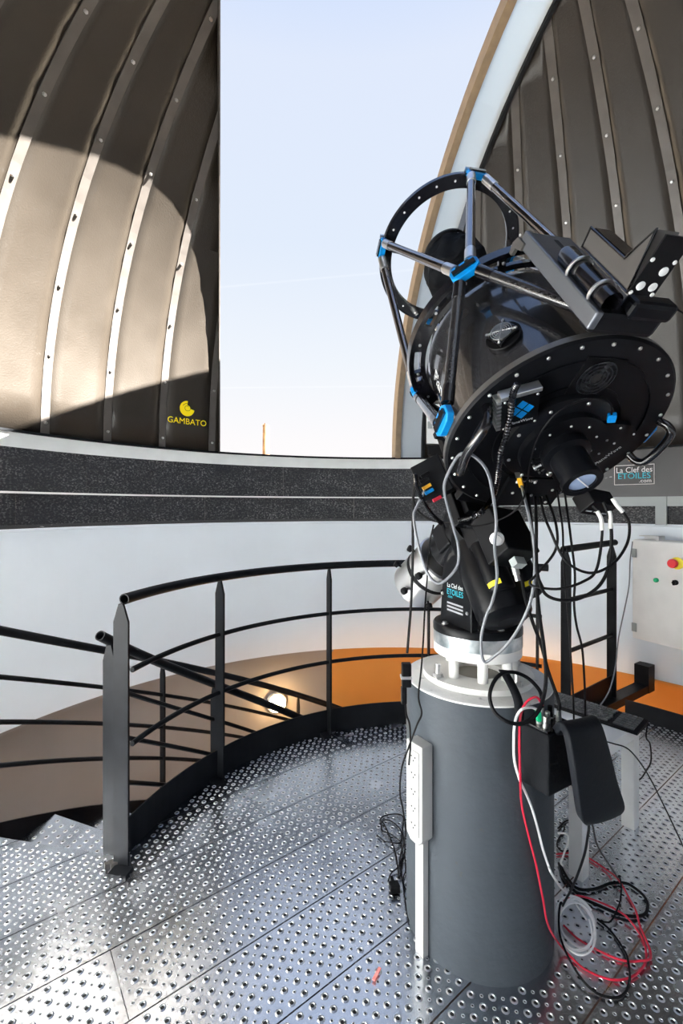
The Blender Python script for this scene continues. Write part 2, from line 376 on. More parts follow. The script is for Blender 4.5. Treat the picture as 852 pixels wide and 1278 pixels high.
def panels(name, z0, z1, mat_, joints, label):
    t = thing(name, (PC.x, PC.y, z0), label, 'band', kind='structure')
    for a, b in zip(joints[:-1], joints[1:]): ring(rect(DR, DR+.05, z0, z1), a+.06, b-.06).build('panel', mat_, t)
    return t
ja = lambda px: math.degrees(math.atan2(*(lambda p: (p.y-PC.y, p.x-PC.x))(W(px, 600, {107: 3.09, 256: 3.72, 18: 2.72}[px]))))
panels('trim_8', 1.49, 1.755, FOAM, [LA0, 112, ja(107), 182, LA1], 'upper rough black felt band above the white ledge')
ring(rect(DR-.02, DR+.05, 1.480, 1.492), LA0, LA1).build('trim_9', WLINE, label='thin white ledge between two black felt bands', cat='trim', kind='structure')
panels('trim_10', 1.29, 1.480, FOAM, [LA0, 98, ja(256), ja(18), 187, LA1], 'lower rough black felt band under the white ledge')
ring(rect(DR-.006, DR+.05, 1.268, 1.29), LA0, LA1).build('trim_11', BANDR, label='dark grey strip at the foot of the felt bands', cat='trim', kind='structure')
RA0, RA1 = LA1-360, LA0
panels('trim_12', 1.478, 1.843, BANDR, [RA0, -110, -75, -40, -5, 30, RA1], 'smooth dark curved band under the right half of the dome')
ring(rect(DR-.01, DR+.05, 1.405, 1.478), RA0, RA1).build('trim_13', GREYST, label='grey green steel strip under the smooth dark band', cat='trim', kind='structure')
ring(rect(DR+.02, DR+.05, 1.268, 1.405), RA0, RA1).build('trim_14', FOAM, label='black felt backing under the grey green strip', cat='trim', kind='structure')
def wall_az(px, z, r=DR):
    rr = ray(px, 600); a = rr.x**2+1; b = -2*(rr.x*PC.x+PC.y); c = PC.x**2+PC.y**2-r*r; t = (-b+math.sqrt(b*b-4*a*c))/(2*a)
    return math.degrees(math.atan2(t-PC.y, rr.x*t-PC.x))
az_s = wall_az(825, 1.4)
ring(rect(DR-.02, DR+.03, 1.262, 1.476), az_s-.75, az_s+.75).build('trim_15', GREYST, label='short grey green steel upright under the smooth dark band', cat='trim', kind='structure')
ring([(DR, .085), (DR+.02, .085), (DR+.02, 1.25), (DR+.05, 1.25), (DR+.05, 1.268), (DR-.012, 1.268), (DR-.012, 1.258), (DR, 1.25)], 0, 360, 180).build('wall_round', WALLW, label='white curved wall lining the round observatory room', cat='wall', kind='structure')
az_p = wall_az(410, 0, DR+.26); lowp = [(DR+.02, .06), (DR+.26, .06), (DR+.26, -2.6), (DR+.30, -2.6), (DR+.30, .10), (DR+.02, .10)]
ring(lowp, az_p, 250, 60).build('wall_lower_left', LOWW, label='grey beige stairwell wall below the left part of the white curved wall', cat='wall', kind='structure')
ring(lowp, 250-360, az_p, 80).build('wall_lower_right', ORAW, label='orange stairwell wall below the right part of the white curved wall', cat='wall', kind='structure')  # even orange colour over the right part of the lower wall
MB().lathe(Fr((PC.x, PC.y, -2.6), (1, 0, 0), (0, 1, 0), (0, 0, 1)), [(DR+.3, -.05), (DR+.3, 0)], 90).build('floor_lower', LOWW, label='beige floor at the foot of the stairs', cat='floor', kind='structure')

# ---- perforated steel plank floor
FA = 37.5; SX, TX = V((math.cos(R_(FA)), math.sin(R_(FA)), 0)), V((-math.sin(R_(FA)), math.cos(R_(FA)), 0))
RIN, ROUT, AZ0, AZ1 = 1.375, 2.06, 50, 169.4
def in_floor(x, y, m=0):
    d = V((x-PC.x, y-PC.y, 0)); r = d.length; az = math.degrees(math.atan2(d.y, d.x))
    if r > ROUT-m: return False
    if r > RIN-m and AZ0-math.degrees(m/r) < az < AZ1+math.degrees(m/r): return False
    return True
floor_o = thing('floor', (PC.x, PC.y, -.03), 'round floor of perforated galvanised steel planks', 'floor', kind='structure')
base = bmesh.new(); angs = list(range(50, 170, 3))+[169.4]; angs = sorted(set(angs)); rest = [169.4+(410-169.4)*i/80 for i in range(1, 80)]
allang = angs+rest
rim = []
c0 = base.verts.new((PC.x, PC.y, 0)); v1 = [base.verts.new(pol(a, RIN, 0)) for a in allang]; v2 = [base.verts.new(pol(a, ROUT, 0)) for a in allang]
n_ = len(allang)
for i in range(n_):
    j = (i+1) % n_; base.faces.new((c0, v1[i], v1[j]))
    if not (i < len(angs)-1): base.faces.new((v1[i], v2[i], v2[j], v1[j]))
crater = [(.0130, 0), (.0096, .0026), (.0080, .0029), (.0066, .0004)]
def buttons(mb, p, big, z0=0.0):
    n = 10 if big else 6; k = .88 if big else .45
    pr = [(r*k, z*k) for r, z in crater]; vs = [V((p.x+r*math.cos(2*math.pi*i/n), p.y+r*math.sin(2*math.pi*i/n), z0+z)) for r, z in pr for i in range(n)]
    fs = [(j*n+i, j*n+(i+1) % n, (j+1)*n+(i+1) % n, (j+1)*n+i) for j in range(3) for i in range(n)]
    mb.add(vs, fs, 0, True); mb.add(vs[3*n:], [tuple(range(n))], 1)
T0 = 1.083-.2515*10; gapw = .0022
for pi_ in range(20):
    t0, t1 = T0+.2515*pi_, T0+.2515*(pi_+1)
    dark = pi_ % 2
    cuts = [-9, (.296 if pi_ == 11 else random.uniform(-.9, 2.2)), 9]
    for a, b in zip(cuts[:-1], cuts[1:]):
        bm = base.copy()
        for no, d, side in ((TX, t0+gapw, 1), (TX, t1-gapw, -1), (SX, a+.001, 1), (SX, b-.001, -1)):
            bmesh.ops.bisect_plane(bm, geom=bm.verts[:]+bm.edges[:]+bm.faces[:], dist=1e-6, plane_co=no*d, plane_no=no, clear_inner=side > 0, clear_outer=side < 0)
        if not bm.faces: bm.free(); continue
        bmesh.ops.dissolve_limit(bm, angle_limit=.01, verts=bm.verts[:], edges=bm.edges[:])
        bm.verts.index_update(); mb = MB(); nv = len(bm.verts)
        top = [v.co.copy() for v in bm.verts]
        mb.add(top+[v-V((0, 0, .03)) for v in top], [[v.index for v in f.verts] for f in bm.faces])
        for e in bm.edges:
            if e.is_boundary:
                i, j = e.verts[0].index, e.verts[1].index; mb.f.append([i, j, j+nv, i+nv]); mb.m.append(0); mb.s.append(False)
        bm.free(); pl = mb.build('plank', PLANK, floor_o)
        bt = MB(); P5 = .2515/6
        s_lo, s_hi = max(a, -3), min(b, 4.2); ks = range(int(s_lo/P5)-1, int(s_hi/P5)+2)
        for k in ks:
            for j in range(6):
                s_, t_ = k*P5, t0+(j+.5)*P5; p = SX*s_+TX*t_
                if a+.015 < s_ < b-.015 and in_floor(p.x, p.y, .02) and (p-PC).length > .25 and p.y > .75: buttons(bt, p, True)
                s2, tt2 = s_+P5/2, t_+P5/2; p = SX*s2+TX*tt2
                if j < 5 and a+.008 < s2 < b-.008 and in_floor(p.x, p.y, .01) and (p-PC).length > .25 and p.y > .9: buttons(bt, p, False)
        if bt.f: bt.build('raised_holes', [BTN, HOLE], pl, kind='stuff')
base.free()
# kick plates round the floor edge
ring(rect(ROUT-.004, ROUT+.004, -.03, .105), AZ1-360+0.0, AZ0-3.5).build('baseboard_outer', BLK, label='low black steel kick plate at the outer floor edge', cat='kick plate', kind='structure')

# ---- stairs going down round the platform
stair = thing('staircase', tuple(pol(110, 1.73, -2.2)), 'curved steel staircase going down around the railed platform', 'stairs')
SA, SZ = 9.7, .163
for k in range(12):
    a1 = AZ1-.15-SA*k; a0 = a1-SA-.6; z = -SZ*(k+1)
    tr = ring(rect(RIN+.012, 2.085, z-.03, z), a0, a1, 5).build('tread', PLANK, stair)
    if k < 5:
        bt = MB()
        for i in range(13):
            for j in range(8):
                r = 1.42+i*.0503; aa = a0+.9+(a1-a0-1.8)*(j+.5*(i % 2))/7.5
                if aa < a1-.6: buttons(bt, pol(aa, r, z), True, z)
        bt.build('raised_holes', [BTN, HOLE], tr, kind='stuff')
def helix(r, az_hi, az_lo, zf, pipe_r, n=40, sub=1):
    return [pol(az_hi+(az_lo-az_hi)*i/n, r, zf(az_hi+(az_lo-az_hi)*i/n)) for i in range(n+1)]
for r, nm in ((2.092, 'outer_stringer'), (RIN+.004, 'inner_stringer')):
    mb = MB(); vs = []; N = 44
    for i in range(N+1):
        a = AZ1-118*i/N; zt = .02-.0166*(AZ1-a)
        if nm == 'inner_stringer': zt -= .06
        for dr, dz in ((0, 0), (.008, 0), (.008, -.24), (0, -.24)): vs.append(pol(a, r+dr, zt+dz))
    mb.add(vs, [(i*4+k, i*4+(k+1) % 4, i*4+4+(k+1) % 4, i*4+4+k) for i in range(N) for k in range(4)]+[(0, 1, 2, 3), (N*4+3, N*4+2, N*4+1, N*4)]); mb.build(nm, BLK, stair)
# ---- railings
def post(parent, az, r, z0, z1, wr=.062, wt=.011, lean=0.0, point=.07):
    d = V((math.cos(R_(az)), math.sin(R_(az)), 0)); t = V((-d.y, d.x, 0)); p = pol(az, r, 0)
    fr = Fr((p.x, p.y, 0), d, t, (0, 0, 1)); mb = MB()
    o = [(-wr/2, z0), (wr/2, z0), (wr/2, z1-point), (.009, z1), (-.009, z1), (-wr/2, z1-point)]
    f2 = Fr((p.x, p.y, 0), d, V((0, 0, 1)), -t if False else d.cross(V((0, 0, 1))))
    mb.prism(f2, o, -wt/2, wt/2); return mb.build('post', BLK, parent)
rl = thing('platform_railing', tuple(pol(114, 1.36, 0)), 'black steel guard railing curving around the perforated platform edge', 'railing')
MB().tube(helix(1.36, 170.6, 57, lambda a: 1.037, .021, 60), .0215, 14, sub=0, hollow=.82).build('top_rail', BLK, rl)
for z in (.742, .444): MB().tube(helix(1.36, 168.5, 58.5, lambda a: z, .011, 60), .0115, 10, sub=0).build('mid_rail', BLK, rl)
for az in (171.3, 145, 114.5, 87, 59.5): post(rl, az, 1.36, .0, 1.022)
ring(rect(1.3755, 1.3815, -.02, .142), 58, 169.2, 60).build('kick_plate', BLK, rl)
for az in (171.3, 145, 114.5, 87): MB().box(Fr(pol(az, 1.36, 0), (math.cos(R_(az)), math.sin(R_(az)), 0), (-math.sin(R_(az)), math.cos(R_(az)), 0), (0, 0, 1)), -.055, .02, .008, .055, 0, .012).build('foot_plate', BLK, rl)
for dy in (0, .045):
    fr = Fr(FL(143+dy*160, 1079), SX, TX, (0, 0, 1)); MB().box(fr, -.035, .035, -.008, .008, 0, .02).build('foot_lug', BROWN, rl)
izf = lambda a: .886-.0158*(170.8-a)
ir = MB().tube(helix(1.45, 171.4, 70, izf, .02, 50), .020, 14, sub=0, hollow=.82).build('inner_handrail', BLK, stair)
for dz in (-.19, -.38, -.57): MB().tube(helix(1.45, 169, 70, lambda a: izf(a)+dz, .01, 50), .010, 8, sub=0).build('mid_rail', BLK, ir)
for az in (169.2, 143.5, 118, 92): post(ir, az, 1.449, izf(az)-(.90 if az > 160 else .98), izf(az)-.012, .052, .014)
ozf = lambda a: .832-.0168*(165.7-a)
orl = MB().tube(helix(2.12, 178, 60, ozf, .02, 60), .021, 12, sub=0).build('outer_handrail', BLK, stair)
for dz in (-.213, -.42, -.62): MB().tube(helix(2.12, 178, 60, lambda a: ozf(a)+dz, .01, 60), .0115, 8, sub=0).build('mid_rail', BLK, orl)
for az in (172.5, 140.4, 112.8, 86): post(orl, az, 2.12, ozf(az)-.86, ozf(az)-.015, .05, .012)
# short radial railing closing the stairwell on the right
p1, p2 = V((1.40, 2.84, 0)), V((1.914, 3.226, 0)); dd = (p2-p1).normalized(); Lr = (p2-p1).length
gr = thing('end_railing', (1.65, 3.03, -.03), 'short straight black railing beside the white control cabinet', 'railing')
MB().tube([p1-dd*.03+V((0, 0, 1.135)), p2+dd*.05+V((0, 0, 1.145))], .022, 14, sub=0, hollow=.82).build('top_rail', BLK, gr)
for z in (.815, .492): MB().tube([p1+V((0, 0, z)), p2+V((0, 0, z))], .014, 10, sub=0).build('mid_rail', BLK, gr)
for p in (p1, p2):
    mb = MB(); f2 = Fr((p.x, p.y, 0), dd.cross(V((0, 0, 1))), V((0, 0, 1)), dd)
    mb.prism(f2, [(-.03, -.03), (.03, -.03), (.03, 1.05), (.01, 1.12), (-.01, 1.12), (-.03, 1.05)], -.007, .007); mb.build('post', BLK, gr)
f2 = Fr(p1, dd, V((0, 0, 1)), dd.cross(V((0, 0, 1)))); MB().box(f2, 0.01, Lr-.01, .06, .205, -.004, .004).build('kick_plate', BLK, gr)
# wall strut and bracket at the stair head
st = thing('floor_strut', tuple(pol(48, 2.3, -.03)), 'black box-section strut joining the floor edge to the white wall', 'strut')
q1, q2 = FL(748, 884, .03), pol(46.3, DR-.052, .03); dq = (q2-q1).normalized(); f2 = Fr(q1, dq, V((0, 0, 1)).cross(dq), (0, 0, 1))
MB().box(f2, 0, (q2-q1).length, -.045, .045, -.028, .028).build('beam', BLK, st)
MB().box(Fr(q2, dq, V((0, 0, 1)).cross(dq), (0, 0, 1)), -.05, .05, -.05, .05, -.028, .17).build('upright', BLK, st)
fp = Fr((p2.x, p2.y, 0), dd, V((0, 0, 1)).cross(dd), (0, 0, 1)); MB().box(fp, -.06, .06, -.05, .05, .0, .012).build('foot_plate', BLK, st)
# wall lamp on the stairs, plus two added lamps hidden under the floor
def wall_or_added_lamp(p, d, label, e, nm):
    fr = zframe(p, d); t = thing('wall_or_added_lamp', tuple(p), label, 'lamp')
    MB().lathe(fr, [(.095, 0), (.095, .03), (.085, .04)], 28).build('base', WHP, t)
    prof = [(.08*math.cos(R_(a)), .04+.075*math.sin(R_(a))) for a in range(0, 90, 10)]+[(0, .115)]
    MB().lathe(fr, prof, 28, caps=False).build('globe', mat('lamp_globe_'+nm, (.9, .8, .6), .4, emit=((1.0, .62, .26, e) if nm == 'a' else (1.0, .43, .08, e))), t)
az_l = wall_az(346, 0, DR+.2); lp = pol(az_l, DR+.255, -.44)
wall_or_added_lamp(lp, PC-V((lp.x, lp.y, 0)), 'round glowing warm wall lamp seen through the stair rails', 60, 'a')
for az_, r_, e_, nm, lab in ((74, .80, 70, 'b', 'added hidden warm lamp under the platform behind the concrete pier'), (40, 1.10, 90, 'c', 'added hidden warm lamp under the floor below the white control cabinet')):  # added unseen lamps that throw warm light on the lower wall
    lp = pol(az_, r_, -.14); wall_or_added_lamp(lp, V((lp.x-PC.x, lp.y-PC.y, -.12)), lab, e_, nm)
    MB().box(zframe(lp, (0, 0, 1)), -.03, .03, -.03, .03, -.05, .108).build('hanger', BLK, bpy.data.objects['wall_or_added_lamp' if False else [o.name for o in bpy.data.objects if o.name.startswith('wall_or_added_lamp')][-1]])
# outside: far chimney and ground
gm = MB(); gm.lathe(Fr((0, 0, -16.3), (1, 0, 0), (0, 1, 0), (0, 0, 1)), [(600, 0), (600, .3)], 48); gm.build('ground', EARTH, label='distant earth ground far below the dome', cat='ground', kind='structure')
ch = thing('brick_chimney', (*(W(332, 560, 110).xy), -16), 'tall weathered brick chimney standing far outside the slit', 'chimney')
cp = W(332, 560, 110); zt = W(332, 532, 110).z; fr = Fr((cp.x, cp.y, -16), (1, 0, 0), (0, 1, 0), (0, 0, 1))
MB().lathe(fr, [(1.25, 0), (.80, zt+16)], 20).build('shaft', BRICK, ch)
for i in range(7):
    a = i*51.4; MB().box(Fr(fr(.62*math.cos(R_(a)), .62*math.sin(R_(a)), zt+16), (math.cos(R_(a)), math.sin(R_(a)), 0), (-math.sin(R_(a)), math.cos(R_(a)), 0), (0, 0, 1)), -.14, .2, -.16, .16, -.1, .25+.35*(i % 3)/2).build('broken_crown_brick', BRICK, ch)

# ================================================================== concrete pier and its fittings
PR, PZ = .241, .822
PC0 = PC; PP = V((.466, 1.566, 0)); PC = PP                # the pier stands a little off the dome centre
pier = thing('concrete_pier', (PC.x, PC.y, 0), 'round grey painted concrete pier carrying the telescope mount', 'pier')
pf = Fr((PC.x, PC.y, 0), (1, 0, 0), (0, 1, 0), (0, 0, 1))
mb = MB(); mb.lathe(pf, [(PR, 0), (PR, PZ-.012), (PR-.004, PZ-.004)], 72, caps=False); mb.build('column', PIERM, pier)
MB().lathe(pf, [(PR-.002, PZ-.014), (PR-.001, PZ-.004), (PR-.008, PZ), (0, PZ)], 72, caps=False).build('painted_top', PIERT, pier, label='chipped white paint on the pier top')
pits = MB()
for k in range(70):
    a = random.uniform(180, 330); z = random.uniform(.04, .78); p = pol(a, PR+.0006, z); fr = zframe(p, p-V((PC.x, PC.y, z))); rr = random.uniform(.0015, .0045)
    pits.lathe(fr, [(rr*random.uniform(.6, 1.2), 0), (0, 0)], 7, caps=False)
pits.build('surface_pits', mat('pit_dark', (.05, .055, .06), .9), pier, kind='stuff')
def pier_az(px):
    rr = ray(px, 800); a = rr.x**2+1; b = -2*(rr.x*PP.x+PP.y); c = PP.x**2+PP.y**2-PR*PR; t = (-b-math.sqrt(max(b*b-4*a*c, 0)))/(2*a)
    return math.degrees(math.atan2(t-PP.y, rr.x*t-PP.x))
# socket strip and trunking
azs = pier_az(530); d = V((math.cos(R_(azs)), math.sin(R_(azs)), 0)); tg = V((-d.y, d.x, 0))
sp0 = pol(azs, PR+.0005, 0); sf = Fr(sp0, tg, (0, 0, 1), d)    # x along tangent, y up, z outwards
dep = .045
zs = lambda py: EYE+(HYP-py)/FPX*1.41
z_t, z_b = zs(928), zs(1052)
ss = thing('socket_strip', tuple(sf(0, z_b, 0)), 'white five-outlet socket strip mounted upright on the grey pier', 'socket strip')
o = [(-.036, z_t), (.036, z_t), (.036, z_b+.02), (.018, z_b), (-.018, z_b), (-.036, z_b+.02)]
SOCK = mat('socket_white', (.44, .44, .43), .45)
MB().prism(sf, o, 0, dep).build('body', SOCK, ss, bevel=.003)
MB().box(sf, -.024, .024, z_b+.028, z_t-.022, dep, dep+.003).build('face_plate', SOCK, ss, bevel=.001)
for k in range(5):
    y = z_b+.055+(z_t-z_b-.10)*k/4; mb = MB()
    for x_, y_ in ((-.008, .004), (.008, .004), (0, -.008)): mb.lathe(sf.at(x_, y+y_, dep+.003), [(.0028, 0), (.0028, .0006)], 8)
    mb.build('outlet', HOLE, ss)
tr = MB(); tr.box(sf, -.018, .018, 0, z_b+.004, .001, .024); tr.build('cable_trunking', SOCK, None, 'white plastic cable trunking running from the socket strip down to the floor', 'trunking', bevel=.002)
# adapter between pier and mount
ad = thing('pier_adapter', (PC.x, PC.y, PZ), 'white flanged pier adapter with posts and a zinc ring', 'adapter')
MB().disc(pf, .085, .182, PZ, PZ+.018, 56).build('bottom_flange', WHM, ad)
MB().lathe(pf, [(.088, PZ+.001), (.0, PZ+.001)], 40, caps=False).build('bore_floor', mat('dusty_grey', (.34, .33, .30), .8), ad)
for a in (35, 80, 125, 170, 215, 262, 305, 350): MB().lathe(Fr(pol(a, .118, 0), (1, 0, 0), (0, 1, 0), (0, 0, 1)), [(.0165, PZ+.018), (.0165, .906)], 18).build('spacer_post', WHM, ad) if a in (35, 125, 215, 305, 262, 350) else None
MB().disc(pf, .05, .145, .906, .938, 56).build('upper_flange', WHM, ad)
MB().disc(pf, .05, .147, .938, .980, 56).build('zinc_ring', ZINC, ad)
for a in (205, 300, 20, 110):
    q = pol(a, .165, PZ+.018); fr = Fr(q, (1, 0, 0), (0, 1, 0), (0, 0, 1))
    b_ = MB().lathe(fr, [(.009, 0), (.009, .045)], 12); b_.lathe(fr, [(.016, .0), (.016, .014)], 6, smooth=False); b_.lathe(fr, [(.020, 0), (.020, .003)], 16); b_.build('anchor_bolt', SILV, ad)

# ================================================================== equatorial mount
mo = thing('telescope_mount', (PC.x, PC.y, .98), 'black equatorial telescope mount with silver counterweights bolted on the pier', 'mount')
MB().lathe(pf, [(.148, .98), (.148, 1.0), (.144, 1.006)], 56).build('base_plate', BLKM, mo, bevel=.0)
Ia = V((-.26, .966, 0)).normalized()                         # forward in the slit plane
Ir = V((.966, .26, 0)).normalized()
for a in (195, 250, 290, 330, 20, 110):
    q = pol(a, .122, 1.006); fr = Fr(q, (1, 0, 0), (0, 1, 0), (0, 0, 1)); b_ = MB(); b_.lathe(fr, [(.012, 0), (.012, .002)], 14); b_.lathe(fr, [(.008, 0), (.008, .008)], 6, smooth=False); b_.build('base_bolt', SILV, mo)
RAc = V((.452, 1.538, 1.335))-V((.385, -.686, .617)).normalized()*.03; pax = V((-.163, .608, .777)).normalized(); dax = V((.385, -.686, .617)).normalized()
dax = (dax-pax*dax.dot(pax)).normalized(); tax = pax.cross(dax).normalized()
# two side plates of the altitude fork
wv = V((-.35, .937, 0)).normalized(); nv = V((.937, .35, 0)).normalized()
near = W(588, 780, 1.43); near.z = 0
outl = [(0, 1.0), (.0, 1.12), (-.004+.010, 1.17), (.03, 1.235), (.065, 1.272), (.10, 1.285), (.135, 1.27), (.155, 1.23), (.163, 1.16), (.178, 1.0)]
for off, nm in ((0, 'l'), (.165, 'r')):
    fr = Fr(near+nv*off, wv, (0, 0, 1), nv); pl = MB(); pl.prism(fr, outl, -.0, .026); pl = pl.build('fork_plate', BLKM, mo, bevel=.003)
    if nm == 'l':
        ff = Fr(near+nv*(-.0008), -wv, (0, 0, 1), -nv)
        slot = []
        for t in range(20, 165, 12): slot.append((.082+.058*math.cos(R_(t)), 1.195+.06*math.sin(R_(t))))
        slot += [(.082+.046*math.cos(R_(t)), 1.195+.046*math.sin(R_(t))) for t in range(164, 19, -12)]
        f3 = Fr(near, wv, (0, 0, 1), -nv); n_s = len(slot)//2
        sm = MB(); pts = [f3(x, y, .0008) for x, y in slot]; L_ = len(pts)
        sm.add(pts, [(i, i+1, L_-2-i, L_-1-i) for i in range(n_s-1)]); sm.build('arc_slot', HOLE, pl)
        tx = MB(); ft = lambda x, y: f3(.088-x, y, .001)
        put_text(tx, 'La Clef des', .021, lambda x, y: ft(x, y+1.128), sx=.95); tx.build('label_print', TXW, pl)
        tx = MB(); put_text(tx, 'ETOILES', .027, lambda x, y: ft(x, y+1.104), sx=.95); put_text(tx, '.com', .014, lambda x, y: ft(x-.028, y+1.093)); tx.build('label_print', TXC, pl)
        tx = MB(); put_text(tx, 'Tel 05 63 64 28 31', .0, lambda x, y: ft(x, y)) if False else None
        for y_ in (1.072, 1.060, 1.048):
            tx.add([ft(x, y) for x, y in ((-.045, y_), (.045, y_), (.045, y_+.006), (-.045, y_+.006))], [(0, 1, 2, 3)])
        tx.build('label_print', TXG, pl)
        for x_, y_ in ((.02, 1.15), (.02, 1.06), (.05, 1.262), (.16, 1.10)): inst('fork_bolt', bolt_mesh(.006, .005, SILV), zframe(f3(x_, y_, 0), -nv).mat(), pl)
# polar axis housing
mb = MB(); fr = zframe(RAc, pax); mb.lathe(fr, [(.03, -.335), (.066, -.33), (.080, -.318), (.084, -.30), (.084, -.12), (.078, -.11), (.078, .06), (.072, .075), (0, .075)], 40, caps=True); mb.build('polar_housing', BLKM, mo)
for s_, lab in ((-1, 'l'), (1, 'r')):
    b0 = RAc-pax*.10+tax*(s_*.058+.026)+dax*.055; mb = MB(); f_ = zframe(b0-pax*.17, pax)
    mt = mb.lathe(f_, [(.030, 0), (.040, .006), (.042, .012), (.042, .17), (.03, .19)], 26).build('motor_housing', BLKM, mo)
    lb = MB(); cd_ = V((0, 0, EYE))-f_.o; a0_ = math.degrees(math.atan2(cd_.dot(f_.y), cd_.dot(f_.x)))+s_*18
    for i in range(6):
        t0_, t1_ = R_(a0_-30+i*10), R_(a0_-20+i*10)
        lb.add([f_(.0428*math.cos(t), .0428*math.sin(t), z) for t, z in ((t0_, .014), (t1_, .014), (t1_, .030), (t0_, .030))], [(0, 1, 2, 3)])
    lb.build('yellow_label', YEL, mt)
# declination housing and counterweights along the declination axis
DF = Fr(RAc, tax, pax, dax)                                  # z runs from the counterweight to the telescope
mb = MB(); mb.lathe(DF, [(.0, -.145), (.07, -.145), (.078, -.135), (.078, .0), (.095, .01), (.095, .03), (.0, .03)], 40, caps=False); mb.build('declination_housing', BLKM, mo)
MB().lathe(DF, [(.022, -.145), (.022, -.41), (0, -.41)], 20, caps=False).build('counterweight_bar', CHROME, mo)
for z0, z1, r in ((-.255, -.17, .098), (-.375, -.266, .098)):
    cw = MB().lathe(DF, [(.02, z0), (r-.006, z0), (r, z0+.005), (r, z1-.005), (r-.006, z1), (.02, z1)], 48, caps=False).build('counterweight', SILV, mo, label='brushed silver round counterweight')
    for a in (150, 210, 265):
        p = DF(r*math.cos(R_(a)), r*math.sin(R_(a)), (z0+z1)/2); f_ = zframe(p, DF(math.cos(R_(a)), math.sin(R_(a)), 0)-DF.o)
        MB().lathe(f_, [(.004, -.002), (.004, .012), (.013, .013), (.013, .026), (.010, .029), (0, .029)], 14, caps=False).build('clamp_knob', BLKP, cw)
MB().disc(DF, .094, .0985, -.268, -.253, 48).build('rubber_band', BLKP, mo)
# electronics box and cover plates beside the axes
def qbox(name, px, py, Z, fr, hx, hy, hz, m, parent, bev=.004):
    p = W(px, py, Z); f_ = Fr(p, fr.x, fr.y, fr.z); return MB().box(f_, -hx, hx, -hy, hy, -hz, hz).build(name, m, parent, bevel=bev)
eb = qbox('electronics_box', 629, 670, 1.335, Fr((0, 0, 0), tax, dax, pax), .060, .045, .075, BLKM, mo)
qbox('cover_plate', 588, 668, 1.47, Fr((0, 0, 0), tax, dax, pax), .018, .07, .045, BLKM, mo)
qbox('axis_cover', 563, 672, 1.60, Fr((0, 0, 0), tax, dax, pax), .05, .035, .05, BLKM, mo, .008)
f_ = zframe(W(620, 672, 1.24), W(620, 672, 1.0)-W(620, 672, 1.2)+V((0, 0, -.05)))
MB().lathe(f_, [(.019, 0), (.019, .006), (.012, .008), (.012, .016), (.0, .016)], 18, caps=False).build('round_connector', SILV, eb)
f_ = zframe(W(643, 712, 1.29), V((.15, -.25, -1))); MB().lathe(f_, [(.010, -.01), (.010, .012), (.008, .012), (.008, .03), (0, .03)], 14, caps=False).build('barrel_connector', SILV, eb)
MB().box(Fr(W(646, 702, 1.27), tax, dax, pax), -.018, .018, -.012, .012, -.012, .012).build('grey_tag', GREYST, eb)

PC = PC0
# ================================================================== truss telescope
TB = V((.58, 1.236, 1.591)); ta = V((-.129, .601, .789)).normalized(); te = ta.cross(V((0, 0, 1))).normalized(); tf = te.cross(ta)
OT = Fr(TB, te, tf, ta)
def PT(ang, r, s): return OT(r*math.cos(R_(ang)), r*math.sin(R_(ang)), s)
sc = thing('truss_telescope', tuple(OT(0, 0, -.1)), 'large black truss-tube reflector telescope aimed out through the slit', 'telescope')
R1, R2, R3, S2, S3 = .30, .308, .285, .424, 1.078
bp = MB().lathe(OT, [(0, 0), (R1-.006, 0), (R1, .005), (R1, .022), (R1-.004, .026), (0, .026)], 96, caps=False).build('back_plate', BLKM, sc)
MB().disc(OT, R1-.003, R1+.0012, .006, .022, 96).build('plate_edge', BROWN, bp)
bs = bolt_mesh(.005, .004, SILV); bsm = bolt_mesh(.0035, .003, SILV)
def bfr(x, y, s=0): return Fr(OT(x, y, s), te, -tf, -ta).mat()
for k in range(24): inst('plate_bolt', bs, bfr(.281*math.cos(R_(k*15+4)), .281*math.sin(R_(k*15+4))), bp)
for r0, r1, dz in ((.236, .243, .004), (.166, .172, .004)): MB().disc(OT, r0, r1, -dz, .001, 72).build('raised_ridge', BLKM, bp)
MB().box(OT.roll(0), -.009-.052, -.009+.052, .194-.052, .194+.052, -.004, .001).build('fan_frame', BLKP, bp)
fg = MB()
for r in (.046, .036, .026, .016): fg.disc(OT.at(-.009, .194, 0), r-.0015, r+.0015, -.009, -.006, 28)
fg.build('fan_grille', BLKG, bp)
ff = MB(); ff.lathe(OT.at(-.009, .194, -.0045), [(.047, 0), (0, 0)], 32, caps=False)
for k in range(7):
    a = k*51.4; f_ = OT.at(-.009, .194, -.0048).roll(a); ff.add([f_(.012, 0, 0), f_(.044, .008, 0), f_(.040, .026, -.001), f_(.012, .012, -.001)], [(0, 1, 2, 3)], 1)
ff.build('fan_blades', [HOLE, BLKG], bp)
# rear cell, focuser and eyepiece glass
MB().lathe(OT, [(.150, 0), (.146, -.018), (.128, -.028), (.105, -.03)], 64, caps=False).build('rear_boss', BLKM, sc)
MB().disc(OT, .05, .112, -.050, -.028, 56).build('focuser_flange', BLKM, sc)
for k in range(9): inst('flange_bolt', bs, bfr(.135*math.cos(R_(k*40+10)), .135*math.sin(R_(k*40+10)), -.026), sc)
for k in range(10): inst('flange_bolt', bsm, bfr(.085*math.cos(R_(k*36)), .085*math.sin(R_(k*36)), -.05), sc)
fo = MB().lathe(OT, [(.062, -.05), (.062, -.075), (.046, -.08), (.046, -.150), (.050, -.152), (.050, -.168), (.034, -.168), (.034, -.160)], 48, caps=False).build('focuser_tube', BLKM, sc)
MB().lathe(OT, [(.034, -.162), (0, -.165)], 36, caps=False).build('lens', GLASS, fo, label='pale blue glass of the focuser')
